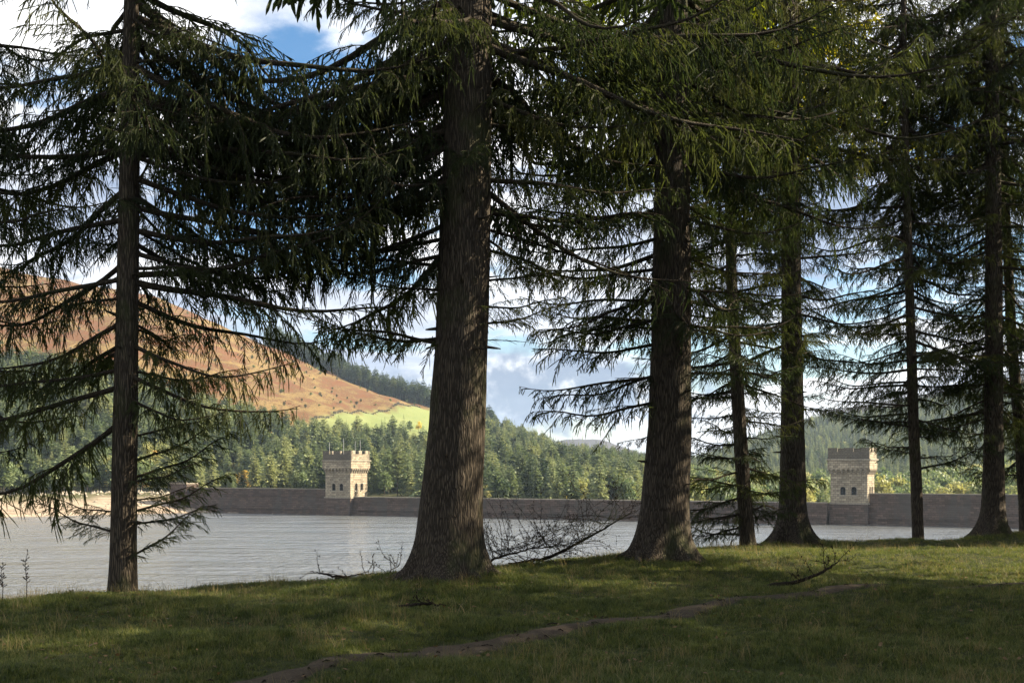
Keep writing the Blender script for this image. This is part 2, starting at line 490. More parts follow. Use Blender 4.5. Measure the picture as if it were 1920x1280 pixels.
def build_terrain():
    a1 = np.concatenate([np.arange(-34, 34.01, 0.32), np.arange(38, 326, 4.0)])
    a1 = np.radians(a1)
    rr = [0.4]
    while rr[-1] < 4650:
        rr.append(rr[-1] * (1.022 if rr[-1] > 5 else 1.08))
    rr = np.array(rr)
    A, RR = np.meshgrid(a1, rr)
    x = RR * np.sin(A); y = RR * np.cos(A)
    z = height(x, y)
    na, nr = len(a1), len(rr)
    i = np.arange(nr - 1)[:, None] * na
    j = np.arange(na)[None, :]
    kk = (j + 1) % na
    q = np.stack([i + j, i + kk, i + na + kk, i + na + j], -1).reshape(-1, 4)[:, ::-1]
    X, Y_, Z = x.ravel(), y.ravel(), z.ravel()
    px = 960 + F * X / np.maximum(Y_, 1)
    f = sdist(X, Y_, far_line()); d = sdist(X, Y_, lip)
    edge = moor_edge(px)
    moor = np.clip((Y_ - edge + 14 * snoise(X, Y_, 40, 8)) / 12, 0, 1) * np.clip((1500 - px) / 100, 0, 1)
    moor = moor * (Y_ < 2300)
    fl = field_line(px)
    field = np.clip((fl - Y_ + 10 * snoise(X, Y_, 30, 9)) / 14, 0, 1) * np.clip((px - 520) / 60, 0, 1) * (px < 1000) * (Y_ > edge - 12) * (Y_ < 1300)
    shore_h = Z - WATER
    haze_heathm = np.maximum(np.clip((Y_ - 2500) / 100, 0, 1), np.clip((Y_ - 1650 + 25 * snoise(X, Y_, 90, 14)) / 30, 0, 1) * (px > 1300))  # where the far heather takes the painted haze tint
    sand = np.clip((5.6 + snoise(X, Y_, 22, 10) - shore_h) / 1.0, 0, 1) * (f > -40) * (X < -70)
    sand = np.maximum(sand, np.clip((2.2 - shore_h) / 0.8, 0, 1))
    turf = ((d < 12) & (f < 0)).astype(float)
    hillm = f[q].mean(1) > 0
    for name, sel in (('ground', ~hillm), ('hillside', hillm)):
        qq = q[sel]
        used, inv = np.unique(qq.ravel(), return_inverse=True)
        v = np.stack([X[used], Y_[used], Z[used]], 1)
        me = mesh_np(name, v, inv.reshape(-1, 4), M_ground, smooth=True)
        for an, arr in (('moor', moor), ('field', field), ('sand', sand), ('turf', turf), ('heath', haze_heathm)):
            at = me.attributes.new(an, 'FLOAT', 'POINT')
            at.data.foreach_set('value', arr[used].astype(np.float32))
        tag(link(name, me), kind='structure')


def moor_edge(px):
    """depth at which the wood on the left hill stops and the open moor begins"""
    return np.interp(px, [-500, 0, 300, 600, 800, 870, 960, 1000, 1500], [800, 810, 800, 735, 775, 880, 1100, 1290, 1290])


def field_line(px):
    return np.interp(px, [520, 600, 650, 700, 760, 820, 900], [760, 860, 930, 1010, 1110, 1195, 1230])


build_terrain()

# water
g = Geo()
xs = [-1500, -300, 300]
g.add([(-1500, -200, WATER), (160, -200, WATER), (160, 600, WATER), (-1500, 600, WATER)], [(0, 1, 2, 3)])
# the sheet stops at the dam: cut along its centre line
poly = [(-1500, -300), (330, -300), tuple(TR + DT * 140), tuple(TL + DT * -75), (-170, 520), (-1500, 520)]
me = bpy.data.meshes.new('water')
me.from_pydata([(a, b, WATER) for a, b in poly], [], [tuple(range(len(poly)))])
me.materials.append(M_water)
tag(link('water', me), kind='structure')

# footpath of bare earth
pp = [(380, 1300), (520, 1266), (720, 1228), (950, 1199), (1150, 1166), (1300, 1143), (1500, 1120), (1700, 1106), (1900, 1097), (2150, 1088)]
PATH = np.array([((a - 960) / F * EYE * F / (b - HOR), EYE * F / (b - HOR)) for a, b in pp])
ts = np.linspace(0, len(PATH) - 1, 240)
PP = np.stack([np.interp(ts, range(len(PATH)), PATH[:, 0]), np.interp(ts, range(len(PATH)), PATH[:, 1])], 1)
PP[:, 1] += 0.08 * np.sin(ts * 5.0) + 0.04 * np.sin(ts * 13)
tn = np.gradient(PP, axis=0); tn /= np.linalg.norm(tn, axis=1)[:, None]
nn = np.stack([-tn[:, 1], tn[:, 0]], 1)
wd = 0.22 + 0.05 * np.sin(ts * 3.1) + 0.05 * np.sin(ts * 7.7 + 1) + 0.03 * np.sin(ts * 23)
cross = np.linspace(-1, 1, 7)
PG = PP[:, None, :] + nn[:, None, :] * (wd[:, None] * cross[None, :])[:, :, None]
hgt = height(PG[:, :, 0], PG[:, :, 1]) + 0.022 - 0.034 * np.abs(cross)[None, :] ** 3
v = np.concatenate([PG, hgt[:, :, None]], 2).reshape(-1, 3)
i = np.arange(239)[:, None] * 7; j = np.arange(6)[None, :]
q = np.stack([i + j, i + j + 1, i + 8 + j, i + 7 + j], -1).reshape(-1, 4)
tag(link('path', mesh_np('path', v, q[:, ::-1], M_path, smooth=True)), kind='structure')


# ------------------------------------------------------------------ dam and towers
LOWZ, HIGHZ = -8.05, -5.4
DANG = math.atan2(DT[1], DT[0])


def dam_frame(name, p):
    return empty(name, (p[0], p[1], 0), DANG)


def dam_section(p, x0, x1, top, label, seed):
    """local x runs along the dam to the right, local -y faces the water"""
    e = dam_frame('dam_wall', p)
    tag(e, label, 'dam wall')
    g = Geo()
    # battered masonry below, upright parapet above
    zt = top - 2.6
    prof = [(-2.8, WATER - 6), (-1.6, WATER + 0.5), (-0.55, zt)]
    v = []
    for x in (x0, x1):
        for (yy, zz) in prof: v.append((x, yy, zz))
        v += [(x, 3.2, zt), (x, 5.5, WATER - 6)]
    n = 5
    qs = [(a, a + n, a + 1 + n, a + 1) for a in range(n - 1)]
    g.add(v, qs)
    me = g.mesh('wall', M_dam)
    bm = bmesh.new(); bm.from_mesh(me); bmesh.ops.recalc_face_normals(bm, faces=bm.faces); bm.to_mesh(me); bm.free()
    link('wall', me, e)
    g = Geo(); g.box(x0, x1, -0.78, -0.2, zt - 0.45, zt + 0.02); g.obj('string_course', M_dam, e)
    g = Geo(); g.box(x0, x1, -0.6, -0.05, zt + 0.024, top - 0.3); g.obj('parapet', M_dam, e)
    g = Geo(); g.box(x0, x1, -0.75, 0.08, top - 0.296, top); g.obj('coping', M_coping, e)
    g = Geo(); g.box(x0, x1, 2.6, 3.1, zt + 0.024, top - 0.3); g.obj('rear_parapet', M_dam, e)
    # paler tide ledge in the stonework
    g = Geo(); g.box(x0, x1, -1.62, -1.25, WATER + 1.55, WATER + 1.85); g.obj('ledge', M_dam, e)
    return e


Lspan = float(np.dot(TR - TL, DT))
dam_section(TL, 5.4, Lspan - 5.4, LOWZ, 'long low dam wall of dark stone running between the two towers', 1)
dam_section(TL, -68, -5.4, HIGHZ, 'raised stone dam wall joining the left tower to the pale shore', 2)
dam_section(TR, 5.4, 128, HIGHZ, 'raised stone dam wall running right from the right tower behind the thin trunk', 3)


def arch_prism(cx, z0, wd_, hg, y0, y1, axis='y', cx2=0.0):
    """arched solid used to cut a window opening"""
    pts = [(-wd_ / 2, 0), (wd_ / 2, 0)]
    r = wd_ / 2
    for a in range(0, 9):
        t = PI * a / 8
        pts.append((r * math.cos(t), hg - r + r * math.sin(t)))
    m = len(pts)
    v = []
    for yy in (y0, y1):
        for (a, b) in pts:
            v.append((cx + a, yy, z0 + b) if axis == 'y' else (yy, cx + a, z0 + b))
    bm = bmesh.new()
    vs = [bm.verts.new(p) for p in v]
    bm.faces.new(vs[:m]); bm.faces.new(vs[m:][::-1])
    for a in range(m):
        b = (a + 1) % m
        bm.faces.new((vs[a], vs[m + a], vs[m + b], vs[b]))
    bmesh.ops.recalc_face_normals(bm, faces=bm.faces)
    me = bpy.data.meshes.new('cut'); bm.to_mesh(me); bm.free()
    return me


def cut_mesh(me, cutters):
    o = bpy.data.objects.new('tmp', me); C.objects.link(o)
    tmp = [o]
    for c in cutters:
        co = bpy.data.objects.new('tmpc', c); C.objects.link(co); tmp.append(co)
        md = o.modifiers.new('b', 'BOOLEAN'); md.operation = 'DIFFERENCE'; md.object = co; md.solver = 'EXACT'
    dg = bpy.context.evaluated_depsgraph_get(); dg.update()
    out = bpy.data.meshes.new_from_object(o.evaluated_get(dg))
    for t in tmp: bpy.data.objects.remove(t)
    return out


def box_mesh(x0, x1, y0, y1, z0, z1, mat, x0t=None, x1t=None, y0t=None, y1t=None):
    x0t = x0 if x0t is None else x0t; x1t = x1 if x1t is None else x1t
    y0t = y0 if y0t is None else y0t; y1t = y1 if y1t is None else y1t
    v = [(x0, y0, z0), (x1, y0, z0), (x0, y1, z0), (x1, y1, z0), (x0t, y0t, z1), (x1t, y0t, z1), (x0t, y1t, z1), (x1t, y1t, z1)]
    me = bpy.data.meshes.new('box')
    me.from_pydata(v, [], [(0, 2, 3, 1), (4, 5, 7, 6), (0, 1, 5, 4), (2, 6, 7, 3), (0, 4, 6, 2), (1, 3, 7, 5)])
    me.materials.append(mat)
    return me


def tower(p, label, H, poles, seed):
    rs = random.Random(seed)
    e = dam_frame('dam_tower', p)
    tag(e, label, 'tower')
    h = 5.25
    zb = LOWZ - 0.6
    zt = LOWZ + H * 0.52             # underside of the overhanging stage
    # plinth, the part under the dam crest, from the lake bed up
    link('plinth', box_mesh(-h - .35, h + .35, -4.4, 6.5, WATER - 6, zb, M_dam, -h - .12, h + .12, -2.55, 6.5), e)
    g = Geo(); g.box(-h - .38, h + .38, -2.75, 6.6, zb + 0.003, zb + 0.42); g.obj('string_course', M_coping, e)
    body = box_mesh(-h, h, -2.35, -2.35 + 2 * h, zb + .424, zt, M_tower)
    yb = -2.35 + 2 * h
    cuts = [box_mesh(-h + 1.1, h - 1.1, -2.35 + 1.1, yb - 1.1, zb + 1.2, zt - .8, M_roofst)]
    wz = LOWZ + H * 0.13
    wh, ww = H * 0.155, 1.55
    wins = []
    for c in (-1.15 - .55, 1.15 + .3):
        cuts.append(arch_prism(c, wz, ww, wh, -3.2, yb + 1))
        wins.append(('y', c, -2.35))
        wins.append(('y', c, yb - 0.7))
    for c in (yb / 2 - 1.18 - 1.75, yb / 2 - 1.18 + 1.75):
        cuts.append(arch_prism(c, wz, ww * .9, wh, -h - 1, h + 1, 'x'))
        wins.append(('x', c, h - .7))
        wins.append(('x', c, -h))
    me = cut_mesh(body, cuts)
    link('wall', me, e)
    # windows: moulded surround, mullion, leaded bars and glass
    for ax, c, off in wins:
        w_ = ww if ax == 'y' else ww * .9
        g = Geo()
        front = off + (.38 if off < 0 else .3)
        n = 12
        pts = [(-w_ / 2, 0)] + [(-w_ / 2 * math.cos(PI * a / n), wh - w_ / 2 + w_ / 2 * math.sin(PI * a / n)) for a in range(n + 1)] + [(w_ / 2, 0)]
        mk = (lambda a, b: (c + a, front, wz + b)) if ax == 'y' else (lambda a, b: (front, c + a, wz + b))
        g.tube([mk(a * .96, b) for a, b in pts], 0.09, 4)
        g.tube([mk(0, 0), mk(0, wh)], 0.09, 4)
        g.tube([mk(-w_ / 2, wh * .5), mk(w_ / 2, wh * .5)], 0.06, 4)
        wo = g.obj('window', M_mull, e)
        g = Geo()
        vv = [mk(a * .95, b) for a, b in pts]
        mpn = bpy.data.meshes.new('pane')
        mpn.from_pydata(vv, [], [tuple(range(len(vv)))])
        mpn.materials.append(M_glass)
        link('pane', mpn, wo)
        if seed == 2 and ax == 'y' and off < 0:
            g = Geo()
            for a0, a1, b0, b1 in ((-.42, -.08, .04, .40), (.08, .42, .04, .40), (-.40, -.1, .55, .68)):
                g.add([(c + a0 * w_, front + .05, wz + b0 * wh), (c + a1 * w_, front + .05, wz + b0 * wh), (c + a1 * w_, front + .05, wz + b1 * wh), (c + a0 * w_, front + .05, wz + b1 * wh)], [(0, 1, 2, 3)])
            g.obj('blind', M_pole, wo)
        g = Geo()
        outer = -2.35 if off < 0 and ax == 'y' else None
        if ax == 'y' and off < 0 or ax == 'x' and off > 0:
            o_ = -2.42 if ax == 'y' else h + .07
            mo = (lambda a, b: (c + a, o_, wz + b)) if ax == 'y' else (lambda a, b: (o_, c + a, wz + b))
            g.tube([mo(a * 1.12, b * 1.03) for a, b in pts], 0.13, 4)
            g.obj('window_surround', M_coping, e)
            g = Geo()
            if ax == 'y': g.box(c - w_ * .75, c + w_ * .75, -2.6, -2.2, wz - .35, wz - .01)
            else: g.box(h - .15, h + .25, c - w_ * .75, c + w_ * .75, wz - .35, wz - .01)
            g.obj('window_sill', M_coping, e)
    # corbels and the overhanging parapet stage
    ov = 0.75
    zc_ = LOWZ + H * .61
    gc = Geo()
    gc.box(-.24, .24, -.45, 0, -.35, .45); gc.box(-.3, .3, -.8, 0, .454, 1.1)
    cm = gc.mesh('corbel', M_tower)
    y0 = -2.35
    N = 8
    for s_ in range(N):
        t = -h + .45 + (2 * h - .9) * s_ / (N - 1)
        link('corbel', cm, e, (t, y0, zc_ - 1.1), (0, 0, 0))
        link('corbel', cm, e, (t, yb, zc_ - 1.1), (0, 0, PI))
        ty = y0 + .45 + (2 * h - .9) * s_ / (N - 1)
        link('corbel', cm, e, (h, ty, zc_ - 1.1), (0, 0, PI / 2))
        link('corbel', cm, e, (-h, ty, zc_ - 1.1), (0, 0, -PI / 2))
    link('wall', box_mesh(-h + .002, h - .002, y0 + .002, yb - .002, zt + .003, zc_ - .003, M_tower), e)
    zs = LOWZ + H * .775
    link('wall', box_mesh(-h - ov, h + ov, y0 - ov, yb + ov, zc_, zs, M_tower), e)
    link('string_course', box_mesh(-h - ov - .3, h + ov + .3, y0 - ov - .3, yb + ov + .3, zs + .003, zs + .33, M_coping), e)
    zp = LOWZ + H * .925
    a, b = h + ov - .1, .6
    Y0, Y1 = y0 - ov + .1, yb + ov - .1
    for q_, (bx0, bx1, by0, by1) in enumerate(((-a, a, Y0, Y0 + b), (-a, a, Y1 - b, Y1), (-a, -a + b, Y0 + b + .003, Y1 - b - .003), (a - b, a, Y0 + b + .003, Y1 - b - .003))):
        link('parapet', box_mesh(bx0, bx1, by0, by1, zs + .334, zp, M_roofst if q_ != 3 else M_tower), e)  # right side in paler stone to look sunlit, other sides dark
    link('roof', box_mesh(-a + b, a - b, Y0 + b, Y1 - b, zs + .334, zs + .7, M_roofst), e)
    top = LOWZ + H
    # merlons with narrow crenels between
    mw = 2.75
    gap = (2 * a - 3 * mw) / 2
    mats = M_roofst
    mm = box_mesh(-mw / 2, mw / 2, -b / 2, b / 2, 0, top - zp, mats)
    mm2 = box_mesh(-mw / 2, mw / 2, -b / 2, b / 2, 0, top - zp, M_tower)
    for s_ in range(3):
        t = -a + mw / 2 + s_ * (mw + gap)
        link('merlon', mm, e, (t, Y0 + b / 2, zp + .003))
        link('merlon', mm, e, (t, Y1 - b / 2, zp + .003))
    L2 = Y1 - Y0 - 2 * b
    sw = 1.7
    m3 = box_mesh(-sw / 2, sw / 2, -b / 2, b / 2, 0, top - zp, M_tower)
    for s_ in range(3):
        t = Y0 + b + sw / 2 + .35 + s_ * (L2 - sw - .7) / 2
        link('merlon', m3, e, (a - b / 2, t, zp + .003), (0, 0, PI / 2))
        link('merlon', m3, e, (-a + b / 2, t, zp + .003), (0, 0, PI / 2))
    for (x_, y_, hh_) in poles:
        g = Geo(); g.tube([(x_, y_, zs + .6), (x_, y_, top + hh_)], [0.06, 0.035], 6)
        g.tube([(x_, y_, zs + .6), (x_, y_, zs + 1.4)], 0.16, 6)
        g.obj('flagpole', M_pole, e)
    # roof hatch hut, pale
    if len(poles) > 2:
        link('roof_hatch', box_mesh(-3.6, -2.1, 0, 1.6, zs + .7, top + .02, M_pole), e)
    return e


tower(TL, 'square stone dam tower with battlements and sunlit right side, left of the thick trunk', 15.9,
      [(-4.3, -1.2, 3.0), (1.2, -0.6, 4.4), (3.4, 6.5, 4.0), (3.9, 2.6, 3.4)], 1)
tower(TR, 'square stone dam tower with battlements seen between trunks on the right of the picture', 15.7,
      [(3.6, 5.5, 3.6), (4.2, 7.2, 2.8)], 2)

# valve house block at the shore end of the dam
e = dam_frame('gatehouse', TL + DT * -71)
tag(e, 'low square stone block at the shore end of the dam wall', 'gatehouse')
link('wall', box_mesh(-5, 2.9, -2.2, 4.5, -16, HIGHZ + 1.3, M_dam), e)
link('coping', box_mesh(-5.2, 3.1, -2.4, 4.7, HIGHZ + 1.303, HIGHZ + 1.6, M_coping), e)
link('parapet', box_mesh(-4.8, 2.7, -2.0, -1.5, HIGHZ + 1.603, HIGHZ + 2.2, M_roofst), e)


# ------------------------------------------------------------------ distant trees
def conifer_arrays(seed, h=12.0, r=2.6, base=0.18, nl=20, pine=False):
    """crown triangles of a distant conifer"""
    rs = np.random.RandomState(seed)
    V, T = [], []
    n = 0
    for L in range(nl):
        t = (L + rs.uniform(0, .6)) / nl
        z = h * (base + (1 - base) * t)
        if pine:
            rad = r * (1 - t ** 1.6) ** .8 * min(1, .5 + 1.9 * t) * rs.uniform(.75, 1.12) + .2
        else:
            rad = r * (1 - t) ** .85 * rs.uniform(.8, 1.15) + .12
        m = int(6 + 9 * (rad / r))
        for a in range(m):
            th = 2 * PI * a / m + rs.uniform(-.3, .3) + L
            rr = rad * rs.uniform(.6, 1.12)
            dirv = np.array([math.cos(th), math.sin(th), 0])
            side = np.array([-math.sin(th), math.cos(th), 0])
            droop = rs.uniform(-.30, .06) if not pine else rs.uniform(-.1, .4)
            p0 = dirv * rr * .1 + np.array([0, 0, z])
            for s_ in range(3):
                f0, f1 = s_ / 3, (s_ + 1) / 3
                wdt = rr * .30 * (1.15 - f1) + .12
                c0 = p0 + dirv * rr * f0 + np.array([0, 0, droop * rr * f0])
                c1 = p0 + dirv * rr * f1 * 1.05 + np.array([0, 0, droop * rr * f1])
                j = rs.uniform(-.12, .12, (3, 3)) * rr
                up = np.array([0, 0, rs.uniform(.15, .45) * rr * .5])
                V += [c0 + side * wdt * .7 + j[0], c1 + j[1], c0 - side * wdt * .7 + j[2], c0 - side * wdt * .4 + j[1] + up, c1 + side * wdt + j[0] * .5 - up * .5, c1 - side * wdt * .9 + j[2] - up * .4]
                T += [(n, n + 1, n + 2), (n + 3, n + 1, n), (n + 4, n + 1, n + 2), (n + 5, n + 1, n + 3)]
                n += 6
    # leader
    V += [(-.12, 0, h * .93), (.12, 0, h * .93), (0, 0, h * 1.05), (0, .12, h * .93), (0, -.12, h * .93)]
    T += [(n, n + 1, n + 2), (n + 3, n + 4, n + 2)]
    return np.array(V), np.array(T)


def broad_arrays(seed, h=10.0, r=4.0, n_leaf=850):
    rs = np.random.RandomState(seed)
    cl = []
    for i in range(16):
        a = rs.uniform(0, 2 * PI); u = rs.uniform(0, 1) ** .6
        zz = rs.uniform(.34, .92)
        rad = r * .62 * math.sin(PI * min(.95, zz)) ** .5
        cl.append((math.cos(a) * u * rad, math.sin(a) * u * rad, h * zz, r * rs.uniform(.28, .5)))
    V, T = [], []
    for i in range(n_leaf):
        c = cl[rs.randint(len(cl))]
        d = rs.normal(size=3); d /= np.linalg.norm(d)
        p = np.array(c[:3]) + d * c[3] * rs.uniform(.65, 1.05) * np.array([1, 1, .8])
        s = rs.uniform(.22, .5)
        a = rs.normal(size=3) + d * .2; b = np.cross(d + rs.normal(size=3) * .6, a)
        a *= s / np.linalg.norm(a); b *= s / (np.linalg.norm(b) + 1e-6)
        k0 = len(V)
        V += [p - a, p + b * .8, p + a, p - b * .8]
        T += [(k0, k0 + 1, k0 + 2), (k0, k0 + 2, k0 + 3)]
    return np.array(V), np.array(T)


def trunk_small(h, r):
    g = Geo(); g.tube([(0, 0, -1.0), (0.05, 0, h * .4), (0, 0, h * .93)], [r, r * .7, r * .15], 6)
    return g


def forest_kinds():
    K = {}
    def mk(key, arr, h, leaf, trunk_h=None, rtr=.2):
        V, T = arr
        crown = mesh_np('crown', V, T, leaf)
        tr = trunk_small(trunk_h or h, rtr).mesh('trunk', M_bark, True)
        # joined version for the mass
        g = trunk_small(trunk_h or h, rtr)
        tv = np.concatenate(g.v); tq = np.concatenate(g.q)
        both = mesh_np('tree_mass', np.concatenate([V, tv]), [T, tq + len(V)], [leaf, M_bark], mi=[0] * len(T) + [1] * len(tq))
        K[key] = (crown, tr, both)
    for i in range(4): mk('pine%d' % i, conifer_arrays(10 + i, 14.0, 3.5 + .4 * (i % 2), .18, 20, True), 12, M_pine)
    for i in range(3): mk('spruce%d' % i, conifer_arrays(30 + i, 15.5, 2.6, .08, 21), 13, M_pine)
    for i in range(3): mk('dark%d' % i, conifer_arrays(50 + i, 15, 3.2, .3, 14, True), 14, M_dark)
    for i in range(2): mk('darkspruce%d' % i, conifer_arrays(60 + i, 13, 2.5, .1, 18), 13, M_dark)
    for i in range(3): mk('broad%d' % i, broad_arrays(70 + i), 8, M_broad)
    for i in range(2): mk('yellow%d' % i, broad_arrays(80 + i, 8, 2.8, 500), 6, M_yellow)
    return K


KINDS = forest_kinds()
rs = np.random.RandomState(7)
cand = []          # (x, y, kind, scale, zone)


def sow(px0, px1, y0, y1, spacing, fn):
    y = y0
    while y < y1:
        x0, x1 = (px0 - 960) / F * y, (px1 - 960) / F * y
        n = max(1, int((x1 - x0) / spacing))
        for i in range(n):
            X = x0 + (x1 - x0) * (i + rs.rand()) / n
            Y = y + rs.uniform(-.5, .5) * spacing
            r = fn(X, Y, 960 + F * X / Y)
            if r: cand.append((X, Y) + r)
        y += spacing


FL = far_line()


def f_left(X, Y, px):
    if Y > moor_edge(px) + rs.uniform(-14, 8): return None
    f = FD(X, Y)
    lim = 46 if X < -105 else 9
    if f < lim + rs.uniform(0, 5): return None
    sp = PN(X, Y)
    u = rs.rand()
    if px < 330 and f < 110:
        k_ = ('broad%d' % rs.randint(3)) if u < .62 else (('yellow%d' % rs.randint(2)) if u < .7 else 'pine%d' % rs.randint(4))
        return (k_, rs.uniform(.75, 1.35), 'shore')
    if px < 330 and u < .22: k_ = 'broad%d' % rs.randint(3)
    elif u < .045: k_ = 'yellow%d' % rs.randint(2)
    elif u < .16: k_ = 'broad%d' % rs.randint(3)
    elif sp > .75: k_ = 'dark%d' % rs.randint(3)
    elif sp > .1: k_ = 'spruce%d' % rs.randint(3)
    else: k_ = 'pine%d' % rs.randint(4)
    if k_[:4] in ('broa', 'yell'): s_ = rs.uniform(.5, 1.1)
    else: s_ = rs.uniform(.6, 1.3)
    return (k_, s_, 'hill')


def FD(X, Y): return float(sdist(np.array([X]), np.array([Y]), FL)[0])
def PN(X, Y): return float(snoise(np.array([X]), np.array([Y]), 70, 21)[0]) + rs.uniform(-.5, .5)


def f_ridge(X, Y, px):
    u = rs.rand()
    return ('dark%d' % rs.randint(3) if u < .8 else 'darkspruce%d' % rs.randint(2), rs.uniform(1.0, 1.6), 'ridge')


def f_right(X, Y, px):
    f = FD(X, Y)
    if f < 12: return None
    u = rs.rand()
    if Y < 640 or (Y < 760 and u < .3):
        return ('broad%d' % rs.randint(3), rs.uniform(1.0, 1.75), 'valley') if u < .8 else ('spruce%d' % rs.randint(3), rs.uniform(.8, 1.2), 'valley')
    if u < .06: return ('broad%d' % rs.randint(3), rs.uniform(.7, 1.1), 'farhill')
    dk = PN(X, Y) > .35
    return ('darkspruce%d' % rs.randint(2) if dk else 'spruce%d' % rs.randint(3), rs.uniform(.8, 1.15), 'farhill')


sow(-250, 1290, 410, 1300, 7.2, f_left)
sow(500, 930, 1190, 1330, 5.8, f_ridge)
sow(1270, 2150, 395, 900, 7.5, f_right)
sow(1270, 2150, 900, 1640, 9.5, f_right)
# single autumn trees at the field edge and pale larches at the dam
for (px, Y, k_, s_) in ((785, 900, 'yellow1', 1.0), (770, 890, 'broad1', .8), (1020, 500, 'yellow0', .8), (1115, 495, 'yellow1', .9), (1135, 490, 'yellow0', .9), (1000, 498, 'yellow1', .7)):
    cand.append(((px - 960) / F * Y, Y, k_, s_, 'hill'))

CX = np.array([c[0] for c in cand]); CY = np.array([c[1] for c in cand])
CZ = height(CX, CY)
CPX = 960 + F * CX / CY
# the trees that show largest become things of their own
import heapq
indiv = set()
def pick(test, n):
    ids = [i for i in range(len(cand)) if test(i)]
    ids.sort(key=lambda i: -cand[i][3] * 12 / CY[i])
    indiv.update(ids[:n])
isk = lambda i, *p: cand[i][2].rstrip('0123456789') in p
inview = lambda i: -10 < CPX[i] < 1930
pick(lambda i: inview(i) and isk(i, 'pine', 'spruce', 'dark', 'darkspruce') and cand[i][4] != 'ridge' and CY[i] < 640 and CPX[i] < 1300, 230)
pick(lambda i: inview(i) and cand[i][4] == 'ridge' and CY[i] < 1240, 60)
pick(lambda i: inview(i) and isk(i, 'broad') and cand[i][4] == 'valley' and CY[i] < 560, 70)
pick(lambda i: inview(i) and isk(i, 'broad') and cand[i][4] in ('shore', 'hill') and CY[i] < 600, 60)
pick(lambda i: inview(i) and isk(i, 'yellow'), 60)
NM = {'pine': ('pine_tree', 'pine'), 'spruce': ('spruce_tree', 'spruce'), 'dark': ('pine_tree', 'pine'), 'darkspruce': ('spruce_tree', 'spruce'),
      'broad': ('broadleaf_tree', 'tree'), 'yellow': ('autumn_tree', 'tree')}
first_of = {}
for i in sorted(indiv):
    X, Y, k_, s_, zone = cand[i]
    kk = k_.rstrip('0123456789')
    nm, cat = NM[kk]
    e = empty(nm, (X, Y, CZ[i] - .2), rs.uniform(0, 6.28))
    e.scale = (s_ * rs.uniform(.85, 1.15),) * 2 + (s_ * rs.uniform(.9, 1.1),)
    cp = CPX[i]
    where = ('left of the slender trunk' if cp < 230 else 'just right of the slender trunk' if cp < 400 else 'left of the left tower' if cp < 600 else 'above the left tower' if cp < 692
             else 'right of the left tower' if cp < 830 else 'just right of the thickest trunk' if cp < 1010 else 'midway between the two thickest trunks' if cp < 1110 else 'just left of second thickest trunk' if cp < 1240 else 'left of the thin leaning trunk' if cp < 1390 else 'left of the straight grey trunk' if cp < 1485 else 'left of the right tower' if cp < 1550 else 'right of the right tower' if cp > 1645 else 'behind the right tower')
    row = 'front' if CY[i] < 505 else 'middle' if CY[i] < 570 else 'upper'
    if zone == 'ridge':
        lab, grp = 'tall dark ' + cat + ' in the wood along the ridge above the brown moor', 'dark trees on the moor ridge'
    elif kk == 'yellow':
        lab, grp = 'yellow autumn tree in the hillside wood, ' + row + ' rows ' + where, 'yellow autumn trees, ' + row + ' rows ' + where
    elif zone == 'valley':
        lab, grp = 'leafy pale tree behind the dam, ' + row + ' rows ' + where, 'leafy trees behind the dam, ' + row + ' rows ' + where
    elif kk == 'broad':
        lab, grp = 'leafy yellow green tree in the wood, ' + row + ' rows ' + where, 'leafy trees in the wood, ' + row + ' rows ' + where
    else:
        tone = 'dark green' if 'dark' in kk else 'sage green'
        lab, grp = tone + ' ' + cat + ' in the wood, ' + row + ' rows ' + where, tone + ' ' + cat + ' trees, ' + row + ' rows ' + where
    tag(e, lab, cat, grp)
    link('trunk', KINDS[k_][1], e)
    link('crown', KINDS[k_][0], e)


